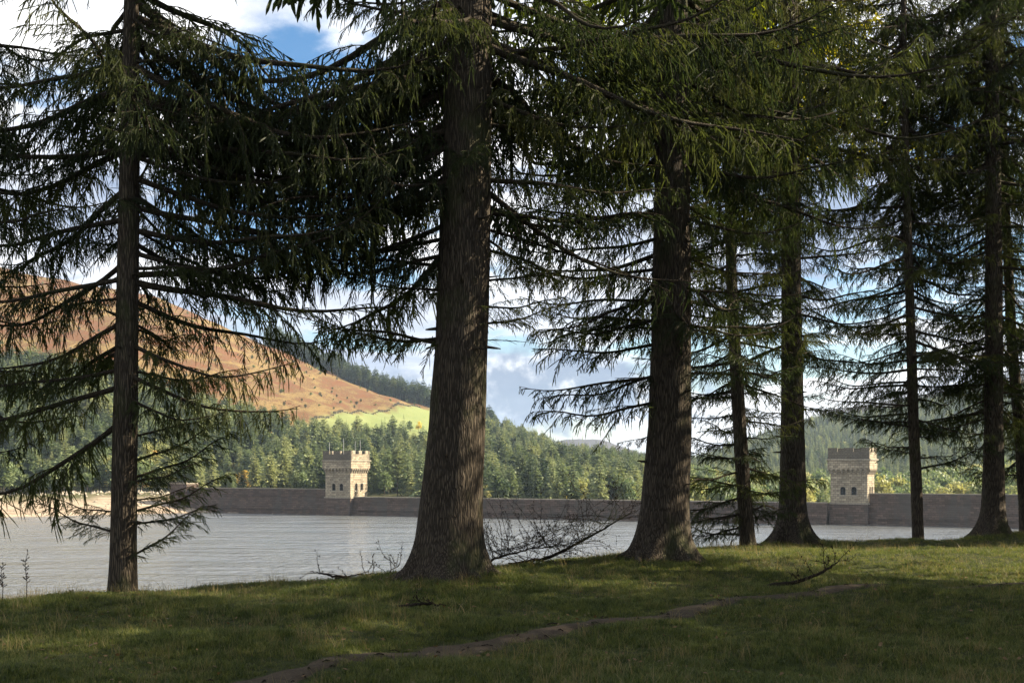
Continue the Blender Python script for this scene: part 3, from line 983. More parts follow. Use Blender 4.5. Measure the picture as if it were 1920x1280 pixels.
def scatter(name, pts, rot, scl, idx, protos, label=None, cat=None):
    """one object: points with geometry-node instances of the prototype meshes"""
    col = bpy.data.collections.new(name + '_kinds')
    for a, me in enumerate(protos):
        o = bpy.data.objects.new('%s_%02d' % (name, a), me)
        col.objects.link(o)
    me = bpy.data.meshes.new(name)
    me.vertices.add(len(pts)); me.vertices.foreach_set('co', np.asarray(pts, np.float32).ravel())
    for an, ty, arr in (('rot', 'FLOAT_VECTOR', rot), ('scl', 'FLOAT_VECTOR', scl)):
        at = me.attributes.new(an, ty, 'POINT'); at.data.foreach_set('vector', np.asarray(arr, np.float32).ravel())
    at = me.attributes.new('idx', 'INT', 'POINT'); at.data.foreach_set('value', np.asarray(idx, np.int32))
    o = link(name, me)
    ng = bpy.data.node_groups.new(name, 'GeometryNodeTree')
    ng.interface.new_socket('Geometry', in_out='INPUT', socket_type='NodeSocketGeometry')
    ng.interface.new_socket('Geometry', in_out='OUTPUT', socket_type='NodeSocketGeometry')
    N = ng.nodes; Lk = ng.links
    gi, go = N.new('NodeGroupInput'), N.new('NodeGroupOutput')
    ci = N.new('GeometryNodeCollectionInfo'); ci.inputs['Collection'].default_value = col
    ci.inputs['Separate Children'].default_value = True
    ci.inputs['Reset Children'].default_value = True
    ip = N.new('GeometryNodeInstanceOnPoints'); ip.inputs['Pick Instance'].default_value = True
    def na(nm, ty):
        q_ = N.new('GeometryNodeInputNamedAttribute'); q_.data_type = ty; q_.inputs['Name'].default_value = nm
        return q_.outputs[0]
    Lk.new(gi.outputs[0], ip.inputs['Points'])
    Lk.new(ci.outputs[0], ip.inputs['Instance'])
    Lk.new(na('idx', 'INT'), ip.inputs['Instance Index'])
    er = N.new('FunctionNodeEulerToRotation')
    Lk.new(na('rot', 'FLOAT_VECTOR'), er.inputs[0])
    Lk.new(er.outputs[0], ip.inputs['Rotation'])
    Lk.new(na('scl', 'FLOAT_VECTOR'), ip.inputs['Scale'])
    Lk.new(ip.outputs[0], go.inputs[0])
    md = o.modifiers.new('scatter', 'NODES'); md.node_group = ng
    tag(o, label, cat, kind='stuff')
    return o


def mass(name, test, label, cat):
    ids = [i for i in range(len(cand)) if i not in indiv and test(i)]
    keys = sorted(set(cand[i][2] for i in ids))
    n = len(ids)
    pts = np.stack([CX[ids], CY[ids], CZ[ids] - .2], 1)
    rot = np.zeros((n, 3)); rot[:, 2] = rs.uniform(0, 6.28, n); rot[:, :2] = rs.normal(0, .03, (n, 2))
    s_ = np.array([cand[i][3] for i in ids])
    scl = np.stack([s_ * rs.uniform(.85, 1.15, n)] * 2 + [s_ * rs.uniform(.88, 1.12, n)], 1)
    scatter(name, pts, rot, scl, [keys.index(cand[i][2]) for i in ids], [KINDS[q_][2] for q_ in keys], label, cat)


mass('hillside_forest', lambda i: cand[i][4] in ('hill', 'shore'), 'mixed conifer wood covering the hillside below the brown moor', 'forest')
mass('ridge_forest', lambda i: cand[i][4] == 'ridge', 'dark pine wood behind the ridge of the brown moor', 'forest')
mass('valley_forest', lambda i: cand[i][4] in ('valley', 'farhill'), 'hazy sunlit wood on the far hill behind the right tower', 'forest')

# scrub dotted over the moor
ns = 420
sy = rs.uniform(830, 1190, ns); spx = rs.uniform(-200, 860, ns); sx = (spx - 960) / F * sy
ok_ = sy > field_line(spx) + 15
sx, sy = sx[ok_], sy[ok_]; ns = len(sx)
sc_ = rs.uniform(.10, .30, ns)
scatter('moor_scrub', np.stack([sx, sy, height(sx, sy) - .2], 1), np.stack([0 * sx, 0 * sx, rs.uniform(0, 6.28, ns)], 1), np.stack([sc_ * 1.6, sc_ * 1.6, sc_], 1),
        rs.randint(0, 2, ns), [KINDS['broad0'][2], KINDS['dark1'][2]], 'low dark scrub dotted over the brown moor', 'scrub')

# dry stone walls on the moor
g = Geo()
for a in range(46):
    pxa = 588 + a * 4.4
    Ya = float(field_line(pxa)) - 6
    X = (pxa - 960) / F * Ya
    z_ = hz(X, Ya)
    g.box(X - 1.3, X + 1.3, Ya - .4, Ya + .4, z_ - 1, z_ + 1.1 + .25 * math.sin(a * 2.3))
tag(g.obj('stone_wall', M_tower), 'thin dry stone wall along the green field under the brown moor', 'wall')

# ------------------------------------------------------------------ near spruces: branch library
def twigs_to_tris(P, D, L, W, rs_, spike=.03, step=.017, core=.007, fat=1.0):
    """needle spikes round straight twigs: P start, D unit direction, L length"""
    V, T = [], []
    n = 0
    out_v, out_t = [], []
    cnt = np.maximum(3, (L / step).astype(int))
    idx = np.repeat(np.arange(len(P)), cnt)
    off = np.concatenate([np.arange(c) / c for c in cnt])
    p0 = P[idx]; d = D[idx]; l = L[idx]
    rnd = rs_.normal(size=(len(idx), 3))
    side = np.cross(d, rnd); side /= np.linalg.norm(side, axis=1)[:, None] + 1e-9
    sag = np.zeros_like(p0); sag[:, 2] = -.25 * l * off ** 2
    b = p0 + d * (l * off)[:, None] + sag
    ang = rs_.uniform(.6, 1.15, len(idx))
    ln = spike * rs_.uniform(.7, 1.25, len(idx)) * (1 - .35 * off)
    tip = b + (d * np.cos(ang)[:, None] + side * np.sin(ang)[:, None]) * ln[:, None]
    hw = (d * .0045 + np.cross(d, side) * .0025) * fat
    v = np.stack([b - hw, b + hw, tip], 1).reshape(-1, 3)
    t = np.arange(len(v)).reshape(-1, 3)
    out_v.append(v); out_t.append(t); n = len(v)
    # core ribbons
    e1 = np.cross(D, rs_.normal(size=D.shape)); e1 /= np.linalg.norm(e1, axis=1)[:, None] + 1e-9
    e2 = np.cross(D, e1)
    S = np.zeros_like(P); S[:, 2] = -.25 * L
    mid = P + D * (L * .55)[:, None] + S * .3
    end = P + D * L[:, None] + S
    for e_ in (e1, e2):
        v = np.stack([P - e_ * core * .6, mid + (end - mid) * .45 - e_ * core, mid + (end - mid) * .45 + e_ * core, P + e_ * core * .6, end], 1).reshape(-1, 3)
        kk = np.arange(len(P))[:, None] * 5 + n
        t = np.concatenate([kk + np.array([[0, 1, 2]]), kk + np.array([[0, 2, 3]]), kk + np.array([[1, 4, 2]])])
        out_v.append(v); out_t.append(t); n += len(v)
    return np.concatenate(out_v), np.concatenate(out_t)


def branch_lib(seed, L=3.6, droop=.1, dens=1.0, weep=.7, detail=1.0, bare_in=.1, uptip=.25, fat=1.0):
    """returns (wood Geo, foliage V, T). x runs outward from the trunk"""
    rs_ = np.random.RandomState(seed)
    m = 14
    t = np.linspace(0, 1, m)
    ax = np.stack([L * t, .10 * L * (np.sin(t * rs_.uniform(2, 6) + rs_.uniform(0, 6)) + .5 * np.sin(t * rs_.uniform(9, 14) + rs_.uniform(0, 6))) * t, L * (-droop * np.sin(t * PI * .75) + uptip * .35 * t ** 3 + .022 * np.sin(t * rs_.uniform(7, 13) + rs_.uniform(0, 6)) * t)], 1)
    ax[:, 1] -= ax[0, 1]
    wg = Geo()
    r0 = .0105 * L + .006
    wg.tube(ax, r0 * (1 - t) ** .8 + .004, 6)
    P, D, LL = [], [], []
    s_ = bare_in * L
    side = 1
    while s_ < L * .99:
        tt = s_ / L
        p = np.array([np.interp(s_, L * t, ax[:, c]) for c in range(3)])
        l2 = (.30 * L * (1 - tt) ** .75 + .16) * rs_.choice([.35, .7, 1.0, 1.35], p=[.2, .3, .3, .2]) * rs_.uniform(.85, 1.15) * (0.55 + .45 * min(1, tt / .25))
        ang = R(rs_.uniform(38, 70)) * side
        nseg = 6
        d0 = np.array([math.cos(ang), math.sin(ang), rs_.uniform(-.25, .12)])
        pts = [p]
        d_ = d0 / np.linalg.norm(d0)
        for q_ in range(nseg):
            d_ = d_ + np.array([.03, 0, -.15 * weep * rs_.uniform(.6, 2.0)]) + rs_.normal(0, .13, 3)
            d_ /= np.linalg.norm(d_)
            pts.append(pts[-1] + d_ * l2 / nseg)
        pts = np.array(pts)
        if detail >= .5: wg.tube(pts, np.linspace(.007, .0025, nseg + 1), 3)
        for q_ in range(nseg):      # needles on the side branch itself
            P.append(pts[q_]); dd = pts[q_ + 1] - pts[q_]; ln = np.linalg.norm(dd); D.append(dd / ln); LL.append(ln)
        u = .05
        while u < l2:
            fi = u / l2 * nseg; q_ = min(nseg - 1, int(fi)); pt = pts[q_] + (pts[q_ + 1] - pts[q_]) * (fi - q_)
            dd = (pts[q_ + 1] - pts[q_]); dd /= np.linalg.norm(dd)
            for sd in (-1, 1):
                if rs_.rand() > .9 * dens + .1: continue
                lat = np.cross(dd, [0, 0, 1.0]) * sd
                v_ = lat * rs_.uniform(.25, .8) + dd * rs_.uniform(.3, .9) + np.array([0, 0, -1.0]) * weep * rs_.uniform(.3, 1.6)
                v_ = v_ + rs_.normal(0, .30, 3)
                v_ /= np.linalg.norm(v_)
                P.append(pt); D.append(v_); LL.append(rs_.uniform(.07, .28) * (1 - .45 * u / l2) * (1 + .9 * weep * (rs_.rand() < .35)))
            u += rs_.uniform(.045, .08) / detail
        s_ += rs_.uniform(.07, .15) / dens / max(.5, detail)
        side = -side
    # tip
    for q_ in range(m - 5, m - 1):
        dd = ax[q_ + 1] - ax[q_]; ln = np.linalg.norm(dd)
        P.append(ax[q_]); D.append(dd / ln); LL.append(ln)
    P, D, LL = np.array(P), np.array(D), np.array(LL)
    V, T = twigs_to_tris(P, D, LL, 0, rs_, spike=.018 / max(.45, detail) ** .5, step=.0135 / detail, core=.0074 / detail * fat ** .3, fat=fat)
    return wg, V, T


LIB = []
for i, (L, dr, de, we) in enumerate([(3.6, .10, 1.0, .9), (3.6, .05, .9, .7), (3.2, .16, 1.0, 1.1), (4.0, .08, .85, .8), (3.0, .0, .8, .5), (3.4, .12, 1.1, 1.0), (2.6, .06, .95, .5), (2.4, .03, .9, .45)]):
    wg, V, T = branch_lib(100 + i, L, dr, de, we)
    LIB.append((wg.mesh('branch', M_twig, True), mesh_np('foliage', V, T, M_needle), L))
SPR = [6, 7, 4]        # stiffer, sparser sprays for the low boughs
WEEP = [0, 1, 2, 3, 5]

# bare dead limbs
DEADLIB = []
for i in range(3):
    rs_ = np.random.RandomState(200 + i)
    g = Geo(); L = 2.6
    t = np.linspace(0, 1, 12)
    ax = np.stack([L * t, .1 * np.sin(t * 5 + i), L * (-.18 * t ** 1.5)], 1)
    g.tube(ax, .02 * (1 - t) + .003, 5)
    for q_ in range(26):
        u = rs_.uniform(.15, .98); p = np.array([np.interp(u, t, ax[:, c]) for c in range(3)])
        a = rs_.uniform(-1.3, 1.3); l = rs_.uniform(.2, .7) * (1.1 - u)
        d_ = np.array([math.cos(a), math.sin(a), rs_.uniform(-.7, .2)])
        g.tube([p, p + d_ * l * .5, p + d_ * l + np.array([0, 0, -.12 * l])], [.005, .004, .002], 3)
    DEADLIB.append((g.mesh('dead_branch', M_dead, True), L))


# joined crown for tree tops above the picture and for trees outside it
def crown_top(seed, H, rmax, n):
    rs_ = np.random.RandomState(seed)
    libs = [branch_lib(seed * 10 + q_, 3.4, .08, .75, .8, .42, fat=6) for q_ in range(4)]
    Vs, Ts, k0 = [], [], 0
    for b in range(n):
        u = (b + rs_.rand()) / n
        z = H * u
        ln = rmax * (1 - u) ** .8 * rs_.uniform(.75, 1.15) + .35
        wg, V, T = libs[rs_.randint(4)]
        wv = np.concatenate(wg.v); wq = np.concatenate(wg.q)
        a = b * 2.4 + rs_.uniform(-.5, .5)
        p = R(rs_.uniform(-22, 12)) + .5 * u
        M = Matrix.Rotation(a, 3, 'Z') @ Matrix.Rotation(-p, 3, 'Y')
        M = np.array(M) * (ln / 3.4)
        Vs.append(V @ M.T + np.array([0, 0, z])); Ts.append(T + k0); k0 += len(V)
    return np.concatenate(Vs), np.concatenate(Ts)


V, T = crown_top(3, 14.0, 3.4, 200)
TOP_ME = mesh_np('crown', V, T, M_needle)
print('lib tris', sum(len(a[1].polygons) for a in LIB), 'top', len(T))


def trunk_mesh(pts, rad, base_r, flare, seed, n=44):
    """pts along the trunk in local coordinates, bark ridges and root flare in the geometry"""
    zs = np.concatenate([np.arange(-.5, 3.0, .05), np.arange(3.0, 12, .12), np.arange(12, pts[-1][2], .8)])
    P = np.stack([np.interp(zs, [p[2] for p in pts], [p[c] for p in pts]) for c in range(2)] + [zs], 1)
    r = np.interp(zs, [a for a, b in rad], [b for a, b in rad])
    th = np.arange(n) * 2 * PI / n
    rs_ = np.random.RandomState(seed)
    TH, Z = np.meshgrid(th, zs)
    nb = rs_.randint(5, 8)
    lob = .5 + .5 * np.cos(TH * nb + rs_.uniform(0, 6) + .8 * np.sin(TH * 2 + rs_.uniform(0, 6)))
    zz = np.clip(Z, 0, 99)
    fl = flare * base_r * (np.exp(-zz / .24) * (.15 + 1.6 * lob ** 1.5) + .35 * np.exp(-zz / .7))
    rid = 0
    for q_ in range(5):
        m_ = rs_.randint(11, 21)
        rid = rid + np.sin(TH * m_ + rs_.uniform(0, 6) + 1.6 * np.sin(Z * rs_.uniform(1.5, 5) + rs_.uniform(0, 6)))
    rid = rid / 5
    big = .02 * np.sin(TH * 3 + Z * .9 + rs_.uniform(0, 6)) + .012 * np.sin(TH * 2 - Z * 2.3)
    RR = (r[:, None]) * (1 + big) + fl + .014 * rid * np.clip(r[:, None] / .3, .2, 1)
    v = np.stack([P[:, 0][:, None] + RR * np.cos(TH), P[:, 1][:, None] + RR * np.sin(TH), Z], -1).reshape(-1, 3)
    m = len(zs)
    i = np.arange(m - 1)[:, None] * n; j = np.arange(n)[None, :]; k2 = (j + 1) % n
    q = np.stack([i + j, i + k2, i + n + k2, i + n + j], -1).reshape(-1, 4)
    return mesh_np('trunk', v, q, M_bark, smooth=True)


def place_branch(root, lib, z, az, ln, pitch, cx=0, cy=0, roll=0.0):
    wm, fm, L = LIB[lib]
    s_ = ln / L
    b = link('branch', wm, root, (cx, cy, z), (roll, -R(pitch), R(az)), (s_, s_, s_))
    link('foliage', fm, b)
    return b


def near_tree(key, label, Y, line, widths, H, heroes, ranges, seed, dead=(), top_z=None, flare=.5):
    """line: (px, py) down the middle of the trunk; widths: (py, px width); ranges: (py0, py1, per metre, len0, len1, libs, pitch range)"""
    rnd = random.Random(seed)
    bx = (line[0][0] - 960) / F * Y
    bz = hz(bx, Y) - .05
    root = empty('spruce_tree', (bx, Y, bz))
    tag(root, label, 'tree', None)
    zof = lambda py: EYE - (py - HOR) / F * Y - bz
    pts = [((px - 960) / F * Y - bx, 0, zof(py)) for px, py in line]
    pts[0] = (0, 0, 0)
    pts = [(0, 0, -.5)] + sorted(pts, key=lambda p: p[2])
    a, b = pts[-2], pts[-1]
    zt = max(H, b[2] + 1)
    sl = (b[0] - pts[1][0]) / (b[2] - pts[1][2]) * .5
    pts.append((b[0] + sl * (zt - b[2]), 0, zt))
    rad = sorted([(zof(py), w_ / F * Y / 2) for py, w_ in widths])
    r0 = rad[0][1]
    rad = rad + [(zt, .03)]
    cxz = lambda z: np.interp(z, [p[2] for p in pts], [p[0] for p in pts])
    link('trunk', trunk_mesh(pts, rad, r0, flare, seed), root)
    for (py, az, ln, pit, lib) in heroes:
        z = zof(py)
        place_branch(root, lib, z, az, ln, pit, cxz(z), 0, R(rnd.uniform(-8, 8)))
    for (py0, py1, per, l0, l1, libs, p0, p1) in ranges:
        za, zb = zof(py1), zof(py0)
        n = int((zb - za) * per)
        for q_ in range(n):
            z = za + (zb - za) * (q_ + rnd.random()) / n
            az = q_ * 137.5 + rnd.uniform(-25, 25)
            toward = math.sin(R(az)) < -.55
            if toward and z < zof(-80) and rnd.random() < .72: az = -az
            place_branch(root, rnd.choice(libs), z, az, rnd.uniform(l0, l1), rnd.uniform(p0, p1), cxz(z), 0, R(rnd.uniform(-35, 35)))
    for (py, az, ln, pit) in dead:
        m_, L = DEADLIB[rnd.randrange(3)]
        z = zof(py)
        link('dead_branch', m_, root, (cxz(z), 0, z), (0, -R(pit), R(az)), ln / L)
    # broken branch stubs
    for q_ in range(4 if r0 < .25 else 11):
        z = rnd.uniform(zof(1000), zof(120)); rr = float(np.interp(z, [a_ for a_, b_ in rad], [b_ for a_, b_ in rad]))
        a_ = rnd.uniform(-PI, .1); l_ = rnd.uniform(.05, .22); t_ = rnd.uniform(.009, .022)
        g = Geo()
        p0 = np.array([cxz(z), 0, z]); d_ = np.array([math.cos(a_), math.sin(a_), rnd.uniform(-.2, .35)])
        g.tube([p0 + d_ * rr * .8, p0 + d_ * (rr + .02), p0 + d_ * (rr + l_ * .6), p0 + d_ * (rr + l_)], [t_ * 1.9, t_ * 1.3, t_, t_ * .5], 6)
        g.obj('branch_stub', M_bark, root, True)
    # surface roots of the thick trees
    if r0 > .25:
        nr_ = 8
        for q_ in range(nr_):
            a_ = 2 * PI * (q_ + rnd.uniform(-.25, .25)) / nr_
            L_ = rnd.uniform(.30, .62) * (r0 / .33); bend = rnd.uniform(-.5, .5)
            P_, R_ = [], []
            for s_ in range(9):
                u = s_ / 8
                d__ = r0 * .55 + L_ * u
                aa = a_ + bend * u * u
                x_, y_ = d__ * math.cos(aa), d__ * math.sin(aa)
                gz = hz(bx + x_, Y + y_) - bz
                P_.append((x_, y_, gz + .17 * (1 - u) ** 4 + .015 - .07 * u * u)); R_.append((.11 * (1 - u) ** 1.3 + .025) * r0 / .33)
            g = Geo(); g.tube(P_, R_, 8); g.obj('root', M_bark, root, True)
    z0 = zof(-190) if top_z is None else top_z
    s_ = (zt + .3 - z0) / 14.0
    link('crown', TOP_ME, root, (cxz(z0), 0, z0), (0, 0, rnd.uniform(0, 6)), (max(s_, .75),) * 2 + (s_,))
    return root


W_ = WEEP
near_tree('t1', 'slender spruce at far left on the grass edge, limbs reaching out over the water', 16.9,
          [(229, 1112), (233, 900), (238, 640), (243, 300), (247, 0)], [(1112, 50), (900, 46), (640, 42), (300, 36), (0, 28)], 15,
          [(280, 180, 3.4, 3, 3), (410, 184, 3.0, -2, 0), (485, 172, 2.8, -16, 2), (520, 205, 3.0, -10, 1), (350, 160, 3.0, -20, 5), (600, 176, 2.6, -14, 5),
           (690, 186, 2.6, -3, 3), (722, 190, 3.2, -11, 1), (782, 174, 3.2, -17, 2), (1002, 180, 1.3, 22, 6), (640, 150, 2.6, -12, 0),
           (290, -4, 2.6, -8, 0), (516, -6, 3.8, 13, 3), (526, 6, 3.9, -6, 1), (330, 0, 3.5, -8, 0), (385, 12, 3.6, -6, 1), (430, -8, 3.4, 0, 3), (470, 15, 3.0, 5, 2), (360, 30, 3.2, -14, 5), (450, 40, 2.8, -10, 0), (30, 0, 4.4, -10, 0), (70, 14, 4.6, -14, 5), (120, -8, 4.2, -10, 2), (165, 18, 4.4, -12, 1), (215, -4, 4.0, -10, 3), (250, 10, 4.2, -9, 0), (0, 25, 4.4, -16, 2), (560, 20, 3.0, -10, 3), (640, -15, 2.4, -6, 2), (692, 0, 1.7, 2, 5), (740, -30, 1.8, -5, 2),
           (870, 8, 1.5, 22, 7), (905, -20, 1.3, 14, 6), (962, 2, 1.5, 20, 6), (900, 12, 1.6, 24, 6), (985, 20, 1.3, 10, 7), (820, -6, 1.5, 10, 4), (960, 170, 1.1, 10, 6), (1052, -4, 1.35, 32, 7), (940, 25, 1.0, 10, 7)],
          [(-80, 300, 10, 1.8, 4.0, W_, -28, 10), (300, 700, 4.2, 1.2, 2.8, W_, -26, 8)], 1, [(530, 2, 2.9, -2)], flare=.12)

near_tree('t2', 'thickest spruce, dark furrowed bark, flaring at its foot in the middle of the grass', 17.8,
          [(838, 1092), (846, 950), (858, 800), (866, 640), (877, 200), (882, 0)], [(1092, 126), (1040, 122), (950, 114), (800, 104), (640, 99), (400, 94), (200, 89), (0, 82)], 26,
          [(650, 178, 2.3, 8, 4), (632, 170, 2.2, 2, 7), (545, 182, 1.9, 8, 6), (500, 172, 2.4, 4, 4), (440, 176, 2.6, -4, 1), (400, 184, 3.0, -8, 2), (250, 180, 4.2, -10, 0), (320, 174, 4.0, -12, 5), (360, 186, 3.6, -6, 1), (200, 178, 4.6, -14, 2), (150, 172, 4.8, -16, 0), (20, 176, 5.2, -12, 2), (60, 184, 5.0, -16, 5), (100, 168, 5.0, -14, 0), (-20, 172, 5.2, -18, 1), (230, 190, 4.2, -14, 3), (280, 165, 4.0, -14, 2), (470, 182, 2.8, -2, 0), (612, 4, 1.6, 10, 7), (575, -10, 1.5, 4, 6),
           (528, 5, 1.7, 4, 4), (330, 0, 3.2, -4, 1), (395, 6, 3.0, -2, 7), (30, -4, 5.2, -3, 3), (70, -12, 5.0, -22, 1), (100, 20, 3.6, -20, 2),
           (30, -95, 3.2, -12, 0), (0, -115, 3.2, -12, 2)],
          [(-80, 170, 11, 2.4, 5.2, W_, -30, 8), (170, 470, 7.5, 1.6, 4.2, W_, -28, 6)], 2, [(420, 3, 3.2, -8), (640, -2, 1.2, 8)], flare=.36)

near_tree('t3', 'second thickest spruce, straight with rough bark, right of the bare fallen branches', 21.2,
          [(1238, 1058), (1246, 950), (1256, 800), (1259, 640), (1260, 300), (1259, 0)], [(1058, 100), (1000, 94), (950, 88), (800, 80), (640, 74), (300, 65), (0, 60)], 26,
          [(700, 178, 2.6, -10, 4), (745, 182, 2.4, -8, 6), (640, 176, 2.4, -6, 7), (800, 186, 1.0, -20, 7), (560, 180, 2.6, -4, 4), (500, 176, 2.8, -2, 1), (440, 184, 3.0, -4, 3), (395, 180, 2.8, -2, 7),
           (690, 170, 2.3, -14, 6), (590, 190, 2.5, -9, 6), (540, 0, 2.4, -6, 4), (700, 2, 1.6, 4, 7), (600, 8, 2.2, -6, 6), (280, 0, 4.0, -22, 3), (210, 0, 3.6, 0, 1)],
          [(-80, 230, 10, 2.2, 5.0, W_, -30, 8), (230, 620, 6.5, 1.6, 3.6, W_ + [4], -24, 6)], 3, [(620, 178, 2.0, 10)], flare=.36)

near_tree('t4', 'straight grey spruce standing beyond the fallen twig, foot spreading at the water line', 29.6,
          [(1487, 1003), (1486, 900), (1485, 700), (1483, 300), (1481, 0)], [(1003, 54), (960, 48), (800, 43), (640, 38), (300, 33), (0, 28)], 25,
          [(765, 0, 1.5, -2, 7), (775, 184, 1.2, 4, 7), (745, 10, 1.1, 10, 6), (700, 176, 1.3, 0, 7)],
          [(-80, 260, 9, 2.4, 4.8, W_, -28, 8), (260, 660, 6.0, 1.6, 3.4, W_ + [4], -20, 6)], 4, [(690, 2, 1.6, 8), (720, 178, 1.3, 5)], flare=.62)

near_tree('t5', 'thin leaning spruce between the second thickest trunk and the straight grey one', 27.6,
          [(1403, 1020), (1393, 900), (1381, 700), (1374, 600), (1368, 400), (1362, 0)], [(1020, 28), (900, 26), (700, 24), (400, 18), (0, 12)], 17,
          [(700, 180, 1.9, 6, 6), (735, 176, 1.7, 0, 7), (905, 178, 1.5, -4, 6), (930, 184, 2.0, -14, 7), (960, 190, 2.0, -12, 4), (860, 180, 1.5, 6, 7), (985, 180, 1.7, -8, 6), (890, 0, 1.2, 4, 7), (950, 5, 1.2, -8, 6), (700, 0, 1.4, 0, 7),
           (780, 4, 1.2, 2, 6), (830, 170, 1.3, 0, 6)],
          [(-80, 420, 11, 1.8, 3.4, W_, -22, 8), (420, 720, 8.5, 1.4, 2.8, [4, 6, 7, 1], -18, 8), (720, 1015, 8, .9, 2.1, [6, 7, 4], -14, 12)], 5, flare=.15)

near_tree('t6', 'thin straight spruce in front of the dam wall, right of the right tower', 32.2,
          [(1722, 1000), (1718, 900), (1713, 800), (1707, 600), (1698, 300), (1694, 0)], [(1000, 21), (800, 20), (600, 17), (300, 13), (0, 9)], 18,
          [(880, 4, 2.2, 16, 7), (800, 178, 2.2, 6, 4), (850, 182, 1.5, 14, 6), (760, 176, 2.6, 2, 4), (720, 180, 2.8, 0, 1), (690, 4, 2.2, -4, 4), (800, 8, 1.6, -4, 6)],
          [(-80, 420, 9, 1.8, 3.8, W_, -24, 8), (420, 790, 9, 1.8, 3.4, [4, 1, 0, 3], -18, 8), (790, 870, 5, 1.0, 2.0, [6, 7], -6, 14)], 6, flare=.1)

near_tree('t7', 'straight spruce with sunlit right edge and spreading foot near the right end of the grass', 32.6,
          [(1862, 993), (1863, 800), (1864, 640), (1862, 350), (1861, 0)], [(993, 46), (950, 40), (800, 34), (640, 32), (350, 28), (0, 22)], 24,
          [(720, 182, 2.4, -4, 4), (780, 178, 2.0, -10, 6), (650, 176, 2.8, -6, 1)],
          [(-80, 340, 11, 2.2, 4.6, W_, -28, 8), (340, 780, 8.0, 1.6, 3.4, W_ + [4], -22, 6)], 7, flare=.6)

near_tree('t8', 'thin dark spruce leaning at the right edge of the picture', 34.5,
          [(1926, 1000), (1912, 800), (1897, 640), (1886, 400), (1876, 0)], [(1000, 24), (640, 19), (300, 14), (0, 10)], 18,
          [(890, 178, 1.6, 6, 6)],
          [(-80, 420, 10, 1.8, 3.4, W_, -22, 8), (420, 880, 8, 1.4, 2.8, [4, 6, 1], -18, 8)], 8, flare=.2)

near_tree('t0', 'tree just outside the left edge whose drooping boughs hang into the picture', 17.6,
          [(-150, 1150), (-148, 640), (-145, 0)], [(1150, 60), (640, 50), (0, 38)], 18,
          [(470, 0, 2.0, -10, 2), (540, 5, 2.1, -14, 0), (620, -8, 2.3, -16, 5), (700, 8, 2.3, -14, 2), (560, -40, 1.9, -12, 1), (120, 0, 2.2, -6, 0)],
          [(-80, 400, 5, 1.8, 3.0, W_, -22, 4), (400, 860, 3, 1.2, 1.9, W_, -24, 0)], 9, flare=.2)


# ------------------------------------------------------------------ wood around the picture: it casts the shade
def outer_tree(x, y, h, r, label, z0=4.0, cs=1.15, seed=0):
    rnd = random.Random(seed)
    bz = hz(x, y) - .1
    root = empty('spruce_tree', (x, y, bz), rnd.uniform(0, 6))
    tag(root, label, 'tree', 'spruces standing outside the picture')
    g_ = link('trunk', trunk_mesh([(0, 0, -.5), (0, 0, h)], [(0, r), (h, .03)], r, .6, seed, 28), root)
    s_ = (h + .2 - z0) / 14
    link('crown', TOP_ME, root, (0, 0, z0), (0, 0, rnd.uniform(0, 6)), (cs, cs, s_))


OUT = [(13.2, 20.6), (19.5, 16.6), (15.5, 15.5), (14, 10), (17, 11.5), (21, 8.5), (24.5, 13), (28, 10), (33, 14.5), (30, 5), (38, 11), (43, 15.5), (20, 4), (26, 1), (14, 6.5), (37, 4), (52, 16),  # first two trees added as sun blockers; the rows leave a lit gap
       (20, 31), (24, 37), (29, 32), (34, 38), (40, 33), (46, 38), (27, 44), (37, 46), (54, 36), (49, 10), (33, 8),
       (12, -3), (4, -8), (-6, -6), (-13, 0), (52, 6), (47, 4)]
for i, (x, y) in enumerate(OUT):
    outer_tree(x, y, 16 + (i * 7 % 5), .24 + .02 * (i % 5), 'tall unseen spruce added to the wood around the viewer for its shade', (5.0 if i == 0 else 3.6 + (i % 3) * .7), (1.05 if i == 0 else 1.2 + .12 * (i % 3)), 300 + i)


# larches added, coloured yellow green to give backlit highlights in the canopy
M_backlit_larch = mat_leaf('backlit_larch_foliage', [(0.2, (0.10, 0.13, 0.02)), (0.6, (0.20, 0.22, 0.03)), (0.95, (0.34, 0.26, 0.04))], 0.5, 0.8)
LARCH_ME = TOP_ME.copy(); LARCH_ME.materials.clear(); LARCH_ME.materials.append(M_backlit_larch)
for px_, Y_, cs_, z0_, lab_ in ((1262, 31.5, 1.25, 11.5, 'yellow green larch crown added for backlit highlights behind the second thickest trunk'),
                           (1492, 38.0, 1.15, 15.0, 'yellow green larch crown added for backlit highlights high up behind the straight grey trunk')):
    x_ = (px_ - 960) / F * Y_
    bz_ = hz(x_, Y_) - .1
    e = empty('larch_tree', (x_, Y_, bz_), 1.0)
    tag(e, lab_, 'tree')
    link('trunk', trunk_mesh([(0, 0, -.5), (0, 0, 26)], [(0, .17), (26, .03)], .17, .3, 77, 24), e)
    link('crown', LARCH_ME, e, (0, 0, z0_), (0, 0, 1.0), (cs_, cs_, (26.2 - z0_) / 14))


